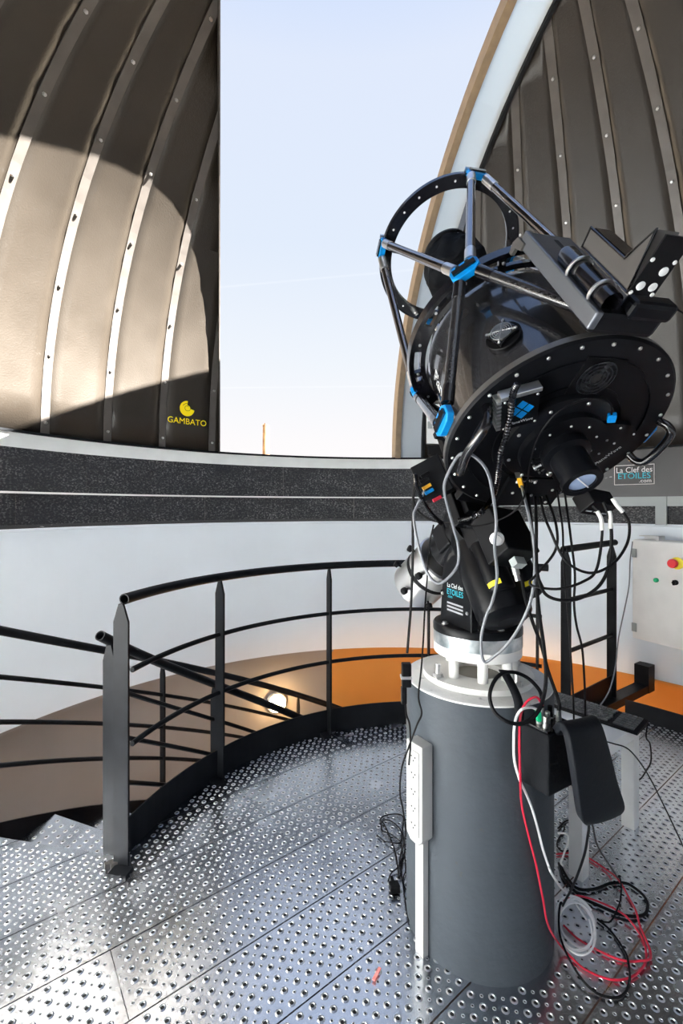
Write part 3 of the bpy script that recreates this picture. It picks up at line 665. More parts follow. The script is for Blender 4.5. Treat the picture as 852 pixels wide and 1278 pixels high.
gl = MB(); f_ = OT.at(0, 0, -.166).roll(58); gl.box(f_, -.0015, .0015, -.033, .033, -.001, .001); gl.build('cross_bar', TXW, fo)
fpl = [(.06, .085), (.155, .085), (.215, .045), (.225, .02), (.135, -.135), (.06, -.135), (.02, -.09)]
fpo = MB().prism(OT, fpl, -.040, -.024).build('focuser_plate', BLKM, sc)
for x_, y_ in ((.08, .072), (.13, .074), (.185, .055), (.15, .02), (.12, .03), (.13, -.02), (.10, .0), (.12, -.05), (.14, -.09), (.10, -.10), (.11, -.075)): inst('plate_bolt', bsm, bfr(x_, y_, -.040), fpo)
tx = MB(); f_ = Fr(OT(.168, -.03, -.0408), (te*.40+tf*.92), (te*-.92+tf*.40), -ta)
f_ = Fr(f_.o, (te*.4+tf*.9), -ta.cross(te*.4+tf*.9), -ta); put_text(tx, 'PlaneWave', .018, frtext(f_)); tx.build('plate_print', TXW, fpo)
for k in range(6):
    a = 205+k*22; f_ = zframe(OT(.068*math.cos(R_(a)), .068*math.sin(R_(a)), -.062), OT(math.cos(R_(a)), math.sin(R_(a)), 0)-TB)
    MB().lathe(f_, [(.004, -.004), (.004, .010), (.008, .011), (.008, .017), (0, .018)], 12, caps=False).build('thumb_screw', SILV if k % 2 else BLKP, fo)
# camera hub hanging under the focuser
hb = Fr(W(743, 629, 1.19), te, tf, ta)
hub = MB().box(hb.roll(-12), -.045, .045, -.024, .026, -.02, .03).build('camera_hub', BLKP, sc, bevel=.003)
for x_ in (-.028, 0, .028): MB().box(hb.roll(-12).at(x_, -.026, .0), -.008, .008, -.004, .003, -.006, .006).build('cable_socket', HOLE, hub)
tx = MB(); f_ = hb.roll(-12).at(0, 0, -.0206); 
for x_ in (-.028, .0, .028): tx.add([f_(x_-.010, -.012, 0), f_(x_+.010, -.012, 0), f_(x_+.010, -.007, 0), f_(x_-.010, -.007, 0)], [(0, 1, 2, 3)])
tx.build('port_print', TXG, hub)
# control box with cooling fins
cbx = OT.at(-.175, .105, 0).roll(24)
cb = MB().box(cbx, -.045, .045, -.05, .05, -.034, 0).build('control_box', BLKM, sc, bevel=.002)
for k in range(8): MB().box(cbx, -.056, -.045, -.048+k*.0125, -.042+k*.0125, -.032, 0).build('cooling_fin', SILV, cb)
MB().box(cbx, -.048, .048, .05, .062, -.036, -.008).build('end_bracket', SILV, cb, bevel=.002)
for x_, y_ in ((-.038, .044), (.038, .044), (-.038, -.044), (.038, -.044)): inst('box_bolt', bsm, Fr(cbx(x_, y_, -.034), te, -tf, -ta).mat(), cb)
lgm = MB()
for x_, y_ in ((0, .016), (.016, 0), (0, -.016), (-.016, 0)):
    f_ = cbx.at(.004+x_, .006+y_, -.0346).roll(45); lgm.box(f_, -.0095, .0095, -.0095, .0095, 0, .0004)
lgm.build('blue_logo', BLUE, cb)
tx = MB(); f_ = Fr(cbx(.004, -.036, -.0346), cbx.x, -cbx.y, -cbx.z); f_ = Fr(f_.o, cbx.x, (-cbx.z).cross(cbx.x), -cbx.z); put_text(tx, 'PlaneWave', .013, frtext(f_)); tx.build('box_print', TXW, cb)
# handles
def handle(a0, a1, r, h, name='handle'):
    pts = [PT(a0, r, 0), PT(a0, r+.012, -h*.55), PT(a0+(a1-a0)*.12, r+.02, -h*.95), PT((a0+a1)/2, r+.022, -h), PT(a1-(a1-a0)*.12, r+.02, -h*.95), PT(a1, r+.012, -h*.55), PT(a1, r, 0)]
    return MB().tube(pts, .0115, 12, sub=6).build(name, BLKG, sc)
handle(160, 199, .262, .075); handle(-12, 14, .287, .042)
# cable plate at the bottom of the back
MB().prism(OT, [(-.06, -.16), (.14, -.16), (.15, -.285), (-.05, -.29)], -.012, 0).build('connector_plate', BLKM, sc)
for x_, y_ in ((-.03, -.175), (.03, -.175), (-.02, -.225), (.05, -.235), (.09, -.245), (.11, -.21), (.12, -.27), (.06, -.28)): inst('plate_bolt', bs, bfr(x_, y_, -.012), sc)
tx = MB(); f_ = Fr(OT(0, -.175, -.0126), te, (-ta).cross(te), -ta); put_text(tx, 'PlaneWave', .016, frtext(f_)); tx.build('plate_print', TXW, sc)
# carbon tube, its fan and name
tb = MB(); tb.lathe(OT, [(.262, .026), (.262, .04), (.252, .05), (.250, .40), (.243, .43), (.236, .43), (.236, .05)], 96, caps=False); tb = tb.build('carbon_tube', CARB, sc)
MB().lathe(OT, [(.236, .10), (0, .09)], 48, caps=False).build('primary_mirror', CHROME, sc)
f_ = zframe(PT(135, .250, .162), OT(math.cos(R_(135)), math.sin(R_(135)), 0)-TB, ta)
fn_ = MB().lathe(f_, [(.045, -.014), (.045, .012), (.043, .014), (0, .014)], 36, caps=False).build('tube_fan', BLKP, sc)
MB().box(f_.roll(18), -.03, .03, -.03, .03, .014, .028).build('fan_body', BLKG, fn_, bevel=.002)
gg = MB()
for r in (.026, .021, .016, .011, .006): gg.disc(f_, r-.001, r+.001, .028, .031, 28)
for k in (0, 90): gg.box(f_.roll(18+45+k), -.036, .036, -.001, .001, .0285, .0315)
gg.build('fan_guard', SILV, fn_)
for k in range(4): inst('fan_screw', bsm, Fr(f_.roll(18)(.026*(1 if k % 2 else -1), .026*(1 if k//2 else -1), .028), f_.x, f_.y, f_.z).mat(), fn_)
def tube_text(a_c, s_c): return lambda x, y: PT(a_c+math.degrees(-y/.251), .2512, s_c-x)
tx = MB(); put_text(tx, 'PlaneWave', .055, tube_text(196, .20)); put_text(tx, 'INSTRUMENTS', .022, lambda x, y: tube_text(196, .20)(x, y-.04)); tx.build('tube_print', TXW, tb)
# rings
def slot_ring(r0, r1, s0, s1, slots, n=180):
    mb = MB(); ra, rb = r0+(r1-r0)*.30, r0+(r1-r0)*.72
    def cell(a, b, p, q):
        c = [PT(x, r, s) for s in (s0, s1) for x, r in ((a, p), (b, p), (b, q), (a, q))]
        mb.add(c, [(0, 1, 2, 3), (7, 6, 5, 4), (0, 4, 5, 1), (1, 5, 6, 2), (2, 6, 7, 3), (3, 7, 4, 0)])
    st_ = 360/n
    for i in range(n):
        a, b = i*st_, (i+1)*st_; m_ = (a+b)/2 % 360
        rr1 = r1
        cell(a, b, r0, ra); cell(a, b, rb, r1)
        if not any(lo <= m_ <= hi for lo, hi in slots): cell(a, b, ra, rb)
    return mb
slots = []
for k in range(4): slots += [(k*90+8, k*90+24), (k*90+28, k*90+36) if k % 2 else (k*90+29, k*90+33), (k*90+56, k*90+80)]
mr_ = slot_ring(.256, R2, S2-.008, S2+.008, slots).build('middle_ring', BLKG, sc)
MB().disc(OT, R2-.001, R2+.004, S2-.016, S2+.016, 120).build('ring_flange', BLKG, mr_)
for k in range(16): inst('ring_bolt', bs, bfr(.283*math.cos(R_(k*22.5+3)), .283*math.sin(R_(k*22.5+3)), S2-.008), mr_)
tr_ = MB().disc(OT, R3-.045, R3, S3-.006, S3+.006, 120).build('top_ring', BLKG, sc)
MB().disc(OT, R3-.001, R3+.003, S3-.009, S3+.009, 120).build('ring_edge', BLKG, tr_)
dots = bolt_mesh(.0042, .001, TXW, 10)
for k in range(24):
    if k % 6: inst('ring_hole', dots, bfr((R3-.02)*math.cos(R_(k*15)), (R3-.02)*math.sin(R_(k*15)), S3-.006), tr_)
# nodes and truss rods
def node(ang, r, s, m, w=.042, h=.02, l=.03):
    o_ = PT(ang, r, s); rad = OT(math.cos(R_(ang)), math.sin(R_(ang)), 0)-TB; f_ = Fr(o_, rad.cross(ta) if False else ta.cross(rad), ta, rad)
    n_ = MB().prism(f_, [(-w, -l*.5), (-w*.6, -l), (w*.6, -l), (w, -l*.5), (w, l*.5), (w*.6, l), (-w*.6, l), (-w, l*.5)], -h/2, h/2).build('truss_bracket', m, sc, bevel=.003)
    MB().box(f_, -w*.8, w*.8, -.010, .010, h/2, h/2+.006).build('bracket_cap', SILV if m is CHROME else BLKG, n_)
    for x_ in (-.014, .014): MB().lathe(f_.at(x_, l*.55, h/2), [(.006, 0), (.006, .004), (0, .004)], 12, caps=False).build('bracket_screw', BLKP, n_)
    return n_
for k in range(4):
    node(k*90, R3+.002, S3-.012, BLUE, .036, .022, .022)
    MB().box(Fr(PT(k*90, R3+.008, S3+.004), (OT(-math.sin(R_(k*90)), math.cos(R_(k*90)), 0)-TB), OT(math.cos(R_(k*90)), math.sin(R_(k*90)), 0)-TB, ta), -.04, .04, -.03, .006, .004, .012).build('node_plate', SILV, sc)
    node(k*90+45, R2+.004, S2, BLUE); node(k*90, R1+.012, .045, BLUE)
def rod(p, q, r=.0145, ends=.07):
    d = (q-p).normalized(); a, b = p+d*.028, q-d*.028
    mb = MB(); mb.cyl(a+d*ends, b-d*ends, r, n=18, mi=0, caps=False); mb.cyl(a, a+d*ends, r*1.12, n=18, mi=1); mb.cyl(b-d*ends, b, r*1.12, n=18, mi=1)
    return mb
for k in range(4):
    for sgn in (-1, 1):
        rod(PT(k*90+sgn*4, R3+.004, S3-.012), PT(k*90+sgn*42, R2+.004, S2+.006), .0145, .06).build('truss_tube', [mat('satin_carbon', (.30, .30, .32), .13, 1.0), SILV], sc)
        rod(PT(k*90+sgn*4, R1+.012, .05), PT(k*90+sgn*42, R2+.004, S2-.006), .0155, .05).build('truss_tube', [CARB, BLKG], sc)
# secondary hub, spider vanes, cloth cover
MB().lathe(OT, [(.09, 1.0), (.09, 1.07), (.10, 1.075), (.10, 1.085), (0, 1.085)], 40, caps=False).build('secondary_hub', BLKM, sc)
for k in range(4):
    a = k*90; rad = OT(math.cos(R_(a)), math.sin(R_(a)), 0)-TB; tg_ = ta.cross(rad); f_ = Fr(TB, rad, ta, tg_)
    vn = MB().prism(f_, [(.085, 1.0), (.085, 1.065), (R3-.02, 1.075), (R3-.02, 1.045)], -.002, .002).build('spider_vane', BLKG, sc)
    MB().lathe(zframe(f_(.097, 1.03, 0), rad), [(.014, -.012), (.014, .004), (0, .004)], 8, caps=False, smooth=False).build('vane_clamp', SILV, vn)
bag = bmesh.new(); bmesh.ops.create_icosphere(bag, subdivisions=5, radius=1)
random.seed(3)
from mathutils import noise as mnoise
for v in bag.verts:
    p = v.co.copy(); ang = math.atan2(p.y, p.x); fold = .035*math.sin(ang*9+p.z*3)*(1-abs(p.z))+.06*mnoise.noise(p*2.2)
    rr = .118*(1+fold); zz = p.z; k_ = (1-zz*zz)**.5
    k_ = min(1, k_*1.25); d_ = V((p.x, p.y, 0)); d_ = d_.normalized() if d_.length > 1e-6 else V((0, 0, 0))
    droop = V((0, 0, -.03))*(1 if zz < 0 else .3)*abs(mnoise.noise(p*1.3+V((3, 1, 0))))*2
    v.co = OT(d_.x*rr*k_, d_.y*rr*k_, .965+zz*.085+.012*mnoise.noise(p*4))+droop
bag.verts.index_update(); bg = MB().add([v.co for v in bag.verts], [[v.index for v in f.verts] for f in bag.faces], 0, True); bag.free()
bg.build('cloth_cover', BLKC, sc, label='crumpled black cloth cover over the secondary mirror')
# saddle and dovetail joining tube to mount
sd0 = OT(0, 0, .06); down = -dax; yy = ta
SF = Fr(sd0, ta.cross(down), ta, down)
MB().box(SF, -.05, .05, -.06, .30, .338, .362).build('dovetail_plate', BLKM, sc, bevel=.003)
for s_ in (.05, .33):
    o_ = [(.02*0+R1*math.sin(R_(t)), 0) for t in ()]; MB().box(SF, -.085, .085, s_-.075, s_-.05, .235, .340).build('dovetail_foot', BLKM, sc, bevel=.003)
MB().box(SF, -.075, .075, -.09, .12, .360, .395).build('saddle_clamp', BLKM, mo, bevel=.004)
MB().lathe(Fr(RAc, tax, pax, dax), [(.07, .02), (.07, (SF(0, 0, .392)-RAc).dot(dax))], 36).build('saddle_neck', BLKM, mo)
# instrument rail on top: dovetail, bar, straps, angled instrument box
ir_ = MB().box(OT, -.100, .02, .335, .348, .02, .39).build('instrument_rail', mat('grey_anodised', (.13, .14, .16), .3, .5), sc, bevel=.003)
MB().box(OT, -.045, -.032, .3482, .3486, .26, .36).build('rail_slot', HOLE, ir_)
MB().box(OT, -.116, -.098, .312, .352, -.01, .39).build('rail_side', mat('grey_anodised', (.13, .14, .16), .3, .5), ir_, bevel=.004)
MB().prism(Fr(OT(-.112, 0, 0), ta, tf, -te), [(.36, .33), (.40, .33), (.415, .31), (.41, .285), (.395, .285), (.39, .305), (.36, .312)], 0, .01).build('rail_hook', BROWN, ir_)
MB().lathe(Fr(OT(-.088, .368, 0), te, tf, ta), [(.022, .0), (.022, .215), (.018, .225), (0, .225)], 24, caps=False).build('guide_tube', BLKG, sc)
for s_ in (.15, .045):
    st_ = MB().tube([OT(-.088+.027*math.cos(R_(t)), .366+.027*math.sin(R_(t)), s_) for t in range(0, 360, 24)], .004, 8, sub=2, closed=True).build('tube_strap', SILV, sc)
    MB().lathe(zframe(OT(-.062, .402, s_), tf), [(.008, -.012), (.008, .006), (.012, .008), (.012, .02), (0, .02)], 12, caps=False).build('strap_knob', BLKP, st_)
pol_ = [(.183, .40), (.188, .439), (.042, .439), (.010, .506), (-.017, .40)]
IB = Fr(OT(-.085, 0, 0), ta, tf, -te)                          # x along the tube, y outwards, z towards -e
ib = MB(); ib.prism(IB, pol_, -.050, 0); ib = ib.build('instrument_box', BROWN, sc, bevel=.0015)
MB().prism(IB, [(.050, .4392), (.182, .4392), (.182, .4412), (.050, .4412)], -.045, -.005).build('box_lid', BLKG, ib)
for e0_, e1_ in ((-.003, .003),):
    edge = [IB(x, y, .002) for x, y in pol_]; MB().tube(edge, .0028, 6, sub=0, closed=True).build('box_edge', BLKG, ib)
MB().box(Fr(OT(-.085, .40, -.019), te, tf, -ta), -.004, .056, .0, .108, 0, .004).build('end_plate', BLKP, ib)
for x_, y_, r_ in ((.012, .018, .0085), (.040, .018, .0085), (.040, .048, .0085), (.0, .004, .004), (.05, .004, .004), (.0, .066, .004), (.05, .066, .004)):
    MB().lathe(Fr(OT(-.085+x_, .40+y_, -.023), te, -tf, -ta), [(r_, 0), (r_, .002), (0, .003)], 16, caps=False).build('cap_screw', TXW, ib)
MB().box(OT.at(-.04, .34, .0), -.07, .10, -.04, .012, -.005, .045).build('rail_bracket', BLKM, sc, bevel=.012)
MB().box(OT.at(.01, .37, .0), -.05, .06, -.03, .01, -.01, .035).build('rail_bracket', BLKM, sc, bevel=.01)
MB().cyl(OT(.05, .375, .01), OT(.12, .36, -.02), .002, n=6).build('loose_wire', BLKP, sc)
# black interface box on the side of the mount
ibx = W(540, 600, 1.40); ff_ = Fr(ibx, V((.80, -.35, .42)), V((-.30, .30, .9)), V((0, 0, 0)) if False else V((.80, -.35, .42)).cross(V((-.30, .30, .9))))
yy_ = ff_.z.cross(ff_.x); ff_ = Fr(ibx, ff_.x, yy_, ff_.z)
it = MB().box(ff_, -.045, .05, -.055, .065, -.022, .022).build('interface_box', BLKM, mo, bevel=.003)
for (px, py, Z, m_, n__) in ((533, 607, 1.36, ORA, 'orange_plug'), (536, 613, 1.36, BLUE, 'blue_plug'), (546, 622, 1.36, RED, 'red_plug'), (531, 592, 1.36, BLKP, 'black_plug'), (530, 599, 1.36, BLKP, 'black_plug')):
    p = W(px, py, Z); f_ = Fr(p, V((.86, 0, .5)), V((-.5, 0, .86)), (0, -1, 0)); MB().box(f_, -.016, .012, -.005, .005, -.005, .005).build(n__, m_, it, bevel=.001)

# ================================================================== things on the walls
ccx, ccy = 791, 592
az_c = wall_az(791, 0, DR); zc = EYE+(HYP-592)/FPX*3.52
cylf = lambda r: (lambda x, y: pol(az_c-math.degrees(x/DR), r, zc+y))
sg = MB(); fa = cylf(DR-.006); fb = cylf(DR)
for x0, x1 in ((-.135+i*.045, -.09+i*.045) for i in range(6)): sg.add([fa(x0, -.078), fa(x1, -.078), fa(x1, .078), fa(x0, .078)], [(0, 1, 2, 3)])
sg.add([f(x, y) for f in (fa, fb) for x, y in ((-.135, -.078), (.135, -.078), (.135, .078), (-.135, .078))], [(0, 1, 5, 4), (1, 2, 6, 5), (2, 3, 7, 6), (3, 0, 4, 7)])
sg = sg.build('dealer_sign', mat('sign_black', (.012, .012, .014), .4), None, 'small black sign reading La Clef des ETOILES .com with white border', 'sign')
tx = MB(); ft = cylf(DR-.0075)
put_text(tx, 'La Clef des', .062, lambda x, y: ft(x+.0, y+.018), sx=.88); tx.build('sign_lettering', TXW, sg); tx = MB(); put_text(tx, '.com', .042, lambda x, y: ft(x+.075, y-.062)); tx.build('sign_lettering', TXW, sg)
tx = MB(); put_text(tx, 'ETOILES', .064, lambda x, y: ft(x+.0, y-.030), sx=.96); tx.build('sign_lettering', mat('cyan_sign', (.01, .50, .62), .5), sg)
tx = MB()
for x0, x1, y0, y1 in ((-.135, .135, .073, .078), (-.135, .135, -.078, -.073), (-.135, -.130, -.078, .078), (.130, .135, -.078, .078)):
    n_ = 6
    for i in range(n_):
        a_, b_ = x0+(x1-x0)*i/n_, x0+(x1-x0)*(i+1)/n_; tx.add([ft(a_, y0), ft(b_, y0), ft(b_, y1), ft(a_, y1)], [(0, 1, 2, 3)])
tx.build('sign_border', mat('sign_border', (.75, .70, .68), .5), sg)
# control cabinet
def ray_r(px, r):
    rr = ray(px, 600); a = rr.x**2+1; b = -2*(rr.x*PC.x+PC.y); c = PC.x**2+PC.y**2-r*r; t = (-b+math.sqrt(b*b-4*a*c))/(2*a); return V((rr.x*t, t, 0))
c1 = ray_r(790, 2.50); zt_, zb_ = EYE+(HYP-673)/FPX*c1.y, EYE+(HYP-796)/FPX*c1.y
tdir = V((.42, -.9, 0)).normalized(); nin = V((-.9, -.42, 0)).normalized()
CF = Fr((c1.x, c1.y, 0), tdir, (0, 0, 1), nin)                # x along the door, y up, z towards the room
cbn = thing('control_cabinet', tuple(CF(.3, zb_, -.1)), 'white steel electrical control cabinet with emergency stop on the wall', 'cabinet')
MB().box(CF, .0, .60, zb_, zt_, -.15, -.012).build('body', WHM, cbn, bevel=.004)
dr_ = MB().box(CF, .0, .60, zb_+.003, zt_-.003, -.010, .010).build('door', WHM, cbn, bevel=.004)
for y in (zt_-.10, zb_+.085): MB().box(CF, -.004, .032, y-.032, y+.032, .010, .016).build('hinge', GREYST, dr_, bevel=.002)
def door_pt(px, py):
    rr = ray(px, py); o = V((0, 0, EYE)); t = (CF(0, 0, .01)-o).dot(nin)/rr.dot(nin); return o+rr*t
def button(px, py, prof, m, n=24, name='button', par=None):
    f_ = Fr(door_pt(px, py), tdir, (0, 0, 1), nin); return MB().lathe(f_, prof, n, caps=False).build(name, m, par or dr_)
es = button(845, 703, [(.042, 0), (.042, .006), (.038, .008), (0, .008)], YEL, name='stop_collar'); button(843, 703, [(.016, 0), (.016, .025), (.030, .027), (.032, .042), (.027, .052), (0, .054)], REDB, name='stop_button', par=es)
button(819, 724, [(.016, 0), (.016, .012), (.012, .018), (0, .02)], GRN, name='push_button'); sw = button(843, 727, [(.018, 0), (.018, .01), (.011, .014), (.011, .03), (0, .031)], BLKP, name='selector_switch')
MB().box(Fr(door_pt(843, 727), tdir, (0, 0, 1), nin), -.005, .005, -.017, .017, .014, .032).build('selector_handle', BLKP, sw)
f_ = CF.at(.06, zt_, -.07); MB().box(f_, -.03, .11, 0, .03, -.02, -.012).build('cable_bracket', SILV, cbn); MB().box(f_, -.03, .11, .024, .03, -.02, .05).build('cable_bracket', SILV, cbn); MB().box(f_, .09, .11, .0, .03, -.02, .05).build('cable_bracket', SILV, cbn)
# white junction box on the dome foot by the slit
jz = ray_r(546, DR-.10); jt = V((math.cos(R_(80-90)), math.sin(R_(80-90)), 0)); jn = (PC-jz).normalized(); jn.z = 0
JF = Fr((jz.x, jz.y, 0), V((0, 0, 1)).cross(jn), (0, 0, 1), jn); z0_, z1_ = EYE+(HYP-568)/FPX*jz.y, EYE+(HYP-505)/FPX*jz.y
jb = thing('junction_box', tuple(JF(0, z0_, 0)), 'white junction box on the dome edge behind the telescope', 'box')
MB().box(JF, -.10, .16, z0_+.10, z1_, -.04, .03).build('case', WHITEBLD, jb, bevel=.006)
MB().box(JF, -.09, -.05, z0_+.24, z0_+.30, .03, .036).build('latch', GREYST, jb); MB().box(JF, -.09, .14, z0_+.0, z0_+.09, -.04, .02).build('motor_block', BLKP, jb, bevel=.01)
# ================================================================== table, keyboard, hanging case
la, lb = FL(722, 1092), FL(787, 1029); tdx = (lb-la).normalized(); tdy = V((-tdx.y, tdx.x, 0)); TFm = Fr(la, tdx, tdy, (0, 0, 1))
tbl = thing('side_table', tuple(TFm(.225, .225, 0)), 'small white square side table behind the pier', 'table')
MB().box(TFm, -.03, .485, -.03, .485, .40, .45).build('tabletop', WHM, tbl, bevel=.002)
for x_, y_ in ((0, 0), (.455, 0), (.455, .455), (0, .455)): MB().box(TFm, x_-.026, x_+.026, y_-.026, y_+.026, 0, .40).build('leg', WHM, tbl, bevel=.002)
k0 = FL(699, 882, .462); k1 = FL(796, 914, .462); kd = (k1-k0).normalized(); kn = V((-kd.y, kd.x, 0)); KF = Fr(k1-kd*.44, kd, kn, (0, 0, 1))
KF.o.z = .4505
kb = thing('keyboard', tuple(KF(.22, .065, 0)), 'black computer keyboard lying on the white side table', 'keyboard')
MB().prism(Fr(KF.o, kn, (0, 0, 1), kd), [(-.01, 0), (.135, 0), (.135, .022), (-.01, .010)], 0, .44).build('case', BLKP, kb, bevel=.002)
kme = None
for r in range(6):
    for c in range(20):
        if c in (15,): continue
        x0 = .012+c*.0207+(.003*(r % 3) if c < 15 else 0); y0 = .003+r*.021; z_ = .012+.012*(y0+.01)/.145
        if kme is None:
            m_ = MB().prism(WF, [(0, 0), (.0175, 0), (.0175, .018), (0, .018)], 0, .006); kme = bpy.data.meshes.new('key'); kme.from_pydata([tuple(v) for v in m_.v], [], m_.f); kme.materials.append(mat('key_grey', (.075, .078, .085), .4))
        inst('key', kme, Fr(KF(x0, y0, z_-.001), kd, kn, (0, 0, 1)).mat(), kb)
# black case hanging on the pier
caz = pier_az(668); d = V((math.cos(R_(caz)), math.sin(R_(caz)), 0))
cc0 = W(672, 940, 1.26); CB = Fr((cc0.x, cc0.y, 0), V((.86, .51, 0)), (0, 0, 1), V((.51, -.86, 0)))
zz = lambda py, Z=1.26: EYE+(HYP-py)/FPX*Z
cs = thing('hanging_case', tuple(CB(0, zz(985), 0)), 'black soft equipment case hanging on the side of the pier with its lid flap open', 'case')
cz0, cz1 = zz(975), zz(902)
MB().box(CB, -.042, .075, cz0, cz1, -.03, .06).build('case_body', BLKC, cs, bevel=.006)
pn = MB().box(CB, -.036, .07, cz1, cz1+.006, -.024, .054).build('socket_panel', BLKG, cs)
for x_, z_, m_ in ((-.012, .01, SILV), (.01, .02, SILV), (.02, -.005, SILV), (-.02, .035, SILV), (.05, .0, BLKP), (.045, .03, SILV)):
    MB().lathe(zframe(CB(x_, cz1+.006, z_), (0, 0, 1)), [(.008, 0), (.008, .012), (.0065, .013), (.0065, .03), (0, .03)], 12, caps=False).build('socket', m_, pn)
for k in range(8): MB().box(CB.at(.02+.006*k, cz1+.0062, -.018), 0, .003, 0, .0008, 0, .03).build('panel_print', TXG, pn)
# flap: a soft padded sheet folded over the front edge
prof_px = [((690, 914), (738, 902)), ((698, 906), (742, 897)), ((706, 918), (748, 909)), ((712, 950), (757, 940)), ((717, 985), (766, 975)), ((722, 1018), (775, 1003)), ((728, 1026), (771, 1012))]
dep_ = [1.22, 1.17, 1.13, 1.12, 1.13, 1.15, 1.17]
A = [W(*a, z) for (a, b), z in zip(prof_px, dep_)]; B = [W(*b, z+.075) for (a, b), z in zip(prof_px, dep_)]
A, B = catmull(A, 5), catmull(B, 5); mbf = MB(); n1 = len(A); nn = 8; vs = []
for i in range(n1):
    for j in range(nn+1):
        t = j/nn; vs.append(A[i].lerp(B[i], t)+V((0, -1, .2)).normalized()*.008*math.sin(math.pi*t))
mbf.add(vs, [(i*(nn+1)+j, i*(nn+1)+j+1, (i+1)*(nn+1)+j+1, (i+1)*(nn+1)+j) for i in range(n1-1) for j in range(nn)], 0, True)
fl = mbf.build('lid_flap', mat('padded_black', (.005, .0065, .010), .62, spec=.2, bump=.1, bscale=80), cs); so = fl.modifiers.new('thick', 'SOLIDIFY'); so.thickness = .022; so.offset = 0; bv = fl.modifiers.new('bev', 'BEVEL'); bv.width = .007; bv.segments = 3; bv.limit_method = 'ANGLE'; bv.angle_limit = R_(50)
st = MB(); sp_ = [W(628, 838, 1.37), W(638, 855, 1.315), W(646, 873, 1.285), W(648, 890, 1.275), W(649, 930, 1.27), W(650, 965, 1.27)]
sp_ = catmull(sp_, 5); vs = []
for i, p in enumerate(sp_): vs += [p+V((-.012, .006, 0)), p+V((.012, .0, 0))]
st.add(vs, [(2*i, 2*i+1, 2*i+3, 2*i+2) for i in range(len(sp_)-1)], 0, True); stt = st.build('strap', BLKC, cs); so = stt.modifiers.new('thick', 'SOLIDIFY'); so.thickness = .005

# ================================================================== cables
def PS(px, py, off=.006):                                     # a pixel on the pier's near side
    rr = ray(px, py); a = rr.x**2+1; b = -2*(rr.x*PP.x+PP.y); c = PP.x**2+PP.y**2-(PR+off)**2; t = (-b-math.sqrt(max(b*b-4*a*c, 0)))/(2*a); return V((0, 0, EYE))+rr*t
FLOORC = []                                                  # samples of cables already lying on the floor
def cable(name, pts, r, m, label, group=None, cat='cable', n=7, sub=10):
    P = catmull([W(*p) if not isinstance(p, V) else p for p in pts], sub); N = len(P)
    low = [p.z < .10 for p in P]
    if any(low):
        arc = [0]
        for i in range(1, N): arc.append(arc[-1]+(P[i]-P[i-1]).length)
        for i in range(N):
            if low[i]: P[i].z = max(P[i].z, r+.0028)
        for _ in range(8):                                   # lift a cable gently over those already there
            need = []
            for i in range(N):
                if not low[i]: continue
                for q, rq in FLOORC:
                    dx, dy = q.x-P[i].x, q.y-P[i].y
                    if q.z < .03 and dx*dx+dy*dy < (r+rq+.003)**2 and abs(q.z-P[i].z) < r+rq: need.append((arc[i], q.z+r+rq+.0006))
            if not need: break
            for i in range(N):
                if P[i].z < .2:
                    for a_, z_ in need: P[i].z = max(P[i].z, z_-.22*max(0, abs(arc[i]-a_)-.004))
        FLOORC.extend((p.copy(), r) for p, l in zip(P, low) if l)
    return MB().tube(P, r, n, sub=0).build(name, m, None, label, cat, group)
def OB(px, py, h):                                            # a pixel on a plane h behind the telescope's back plate
    rr = ray(px, py); o = V((0, 0, EYE)); t = (OT(0, 0, -h)-o).dot(ta)/rr.dot(ta); return o+rr*t
NP = zframe(OB(646, 590, .02), OB(652, 612, .028)-OB(646, 590, .02))
cable('network_cable', [NP(0, 0, .060), (657, 632, 1.205), (662, 655, 1.20), (666, 677, 1.19), (667, 714, 1.20), (660, 756, 1.22), (638, 798, 1.25), (613, 822, 1.28), (603, 824, 1.29), (600, 798, 1.29), (606, 770, 1.28), (614, 751, 1.27), (620, 721, 1.24), (617, 681, 1.20), (619, 650, 1.18), (613, 607, 1.15), (606, 585, 1.14), (592, 570, 1.14), (580, 566, 1.15), (570, 571, 1.17), (556, 598, 1.20), (555, 617, 1.22), (564, 652, 1.26), (572, 684, 1.29), (569, 709, 1.31), (549, 728, 1.34), (534, 716, 1.36), (522, 681, 1.37), (516, 645, 1.38), (520, 632, 1.38), (530, 612, 1.37)], .0042, GREYC, 'long grey network cable looped from an orange plug over the telescope handle')
MB().box(NP, -.007, .007, -.007, .006, -.008, .016).build('plug_shell', SILV, sc); MB().box(NP, -.006, .006, -.0055, .0055, .016, .064).build('orange_boot', ORA, sc)
def corrugated(pts, r):
    P = [p if isinstance(p, V) else W(*p) for p in pts]; C_ = catmull(P, 26); return MB().tube(C_, r, 10, sub=0, rfun=lambda i: r*(1.12 if (i//2) % 2 else .86))
corrugated([OB(646, 478, .046), OB(640, 492, .048), OB(637, 515, .048), OB(632, 540, .046), OB(625, 562, .048), OB(622, 585, .048), OB(620, 603, .045), OB(614, 622, .04), (602, 638, 1.25), (588, 646, 1.27), (572, 650, 1.29)], .0075).build('cable_conduit', BLKG, None, 'black ribbed conduit hanging from the finned control box on the telescope', 'conduit')
corrugated([(518, 592, 1.36), (520, 606, 1.35), (525, 620, 1.34), (534, 636, 1.325), (545, 648, 1.31), (552, 654, 1.30)], .0065).build('cable_conduit', BLKG, None, 'short black ribbed conduit beside the orange and blue plugs', 'conduit')
cable('power_cable', [(572, 650, 1.29), (555, 652, 1.335), (536, 648, 1.372), (522, 638, 1.395), (516, 625, 1.395), (518, 612, 1.39), (526, 604, 1.38)], .0035, BLKP, 'black cable arcing from the ribbed conduit to the plug box')
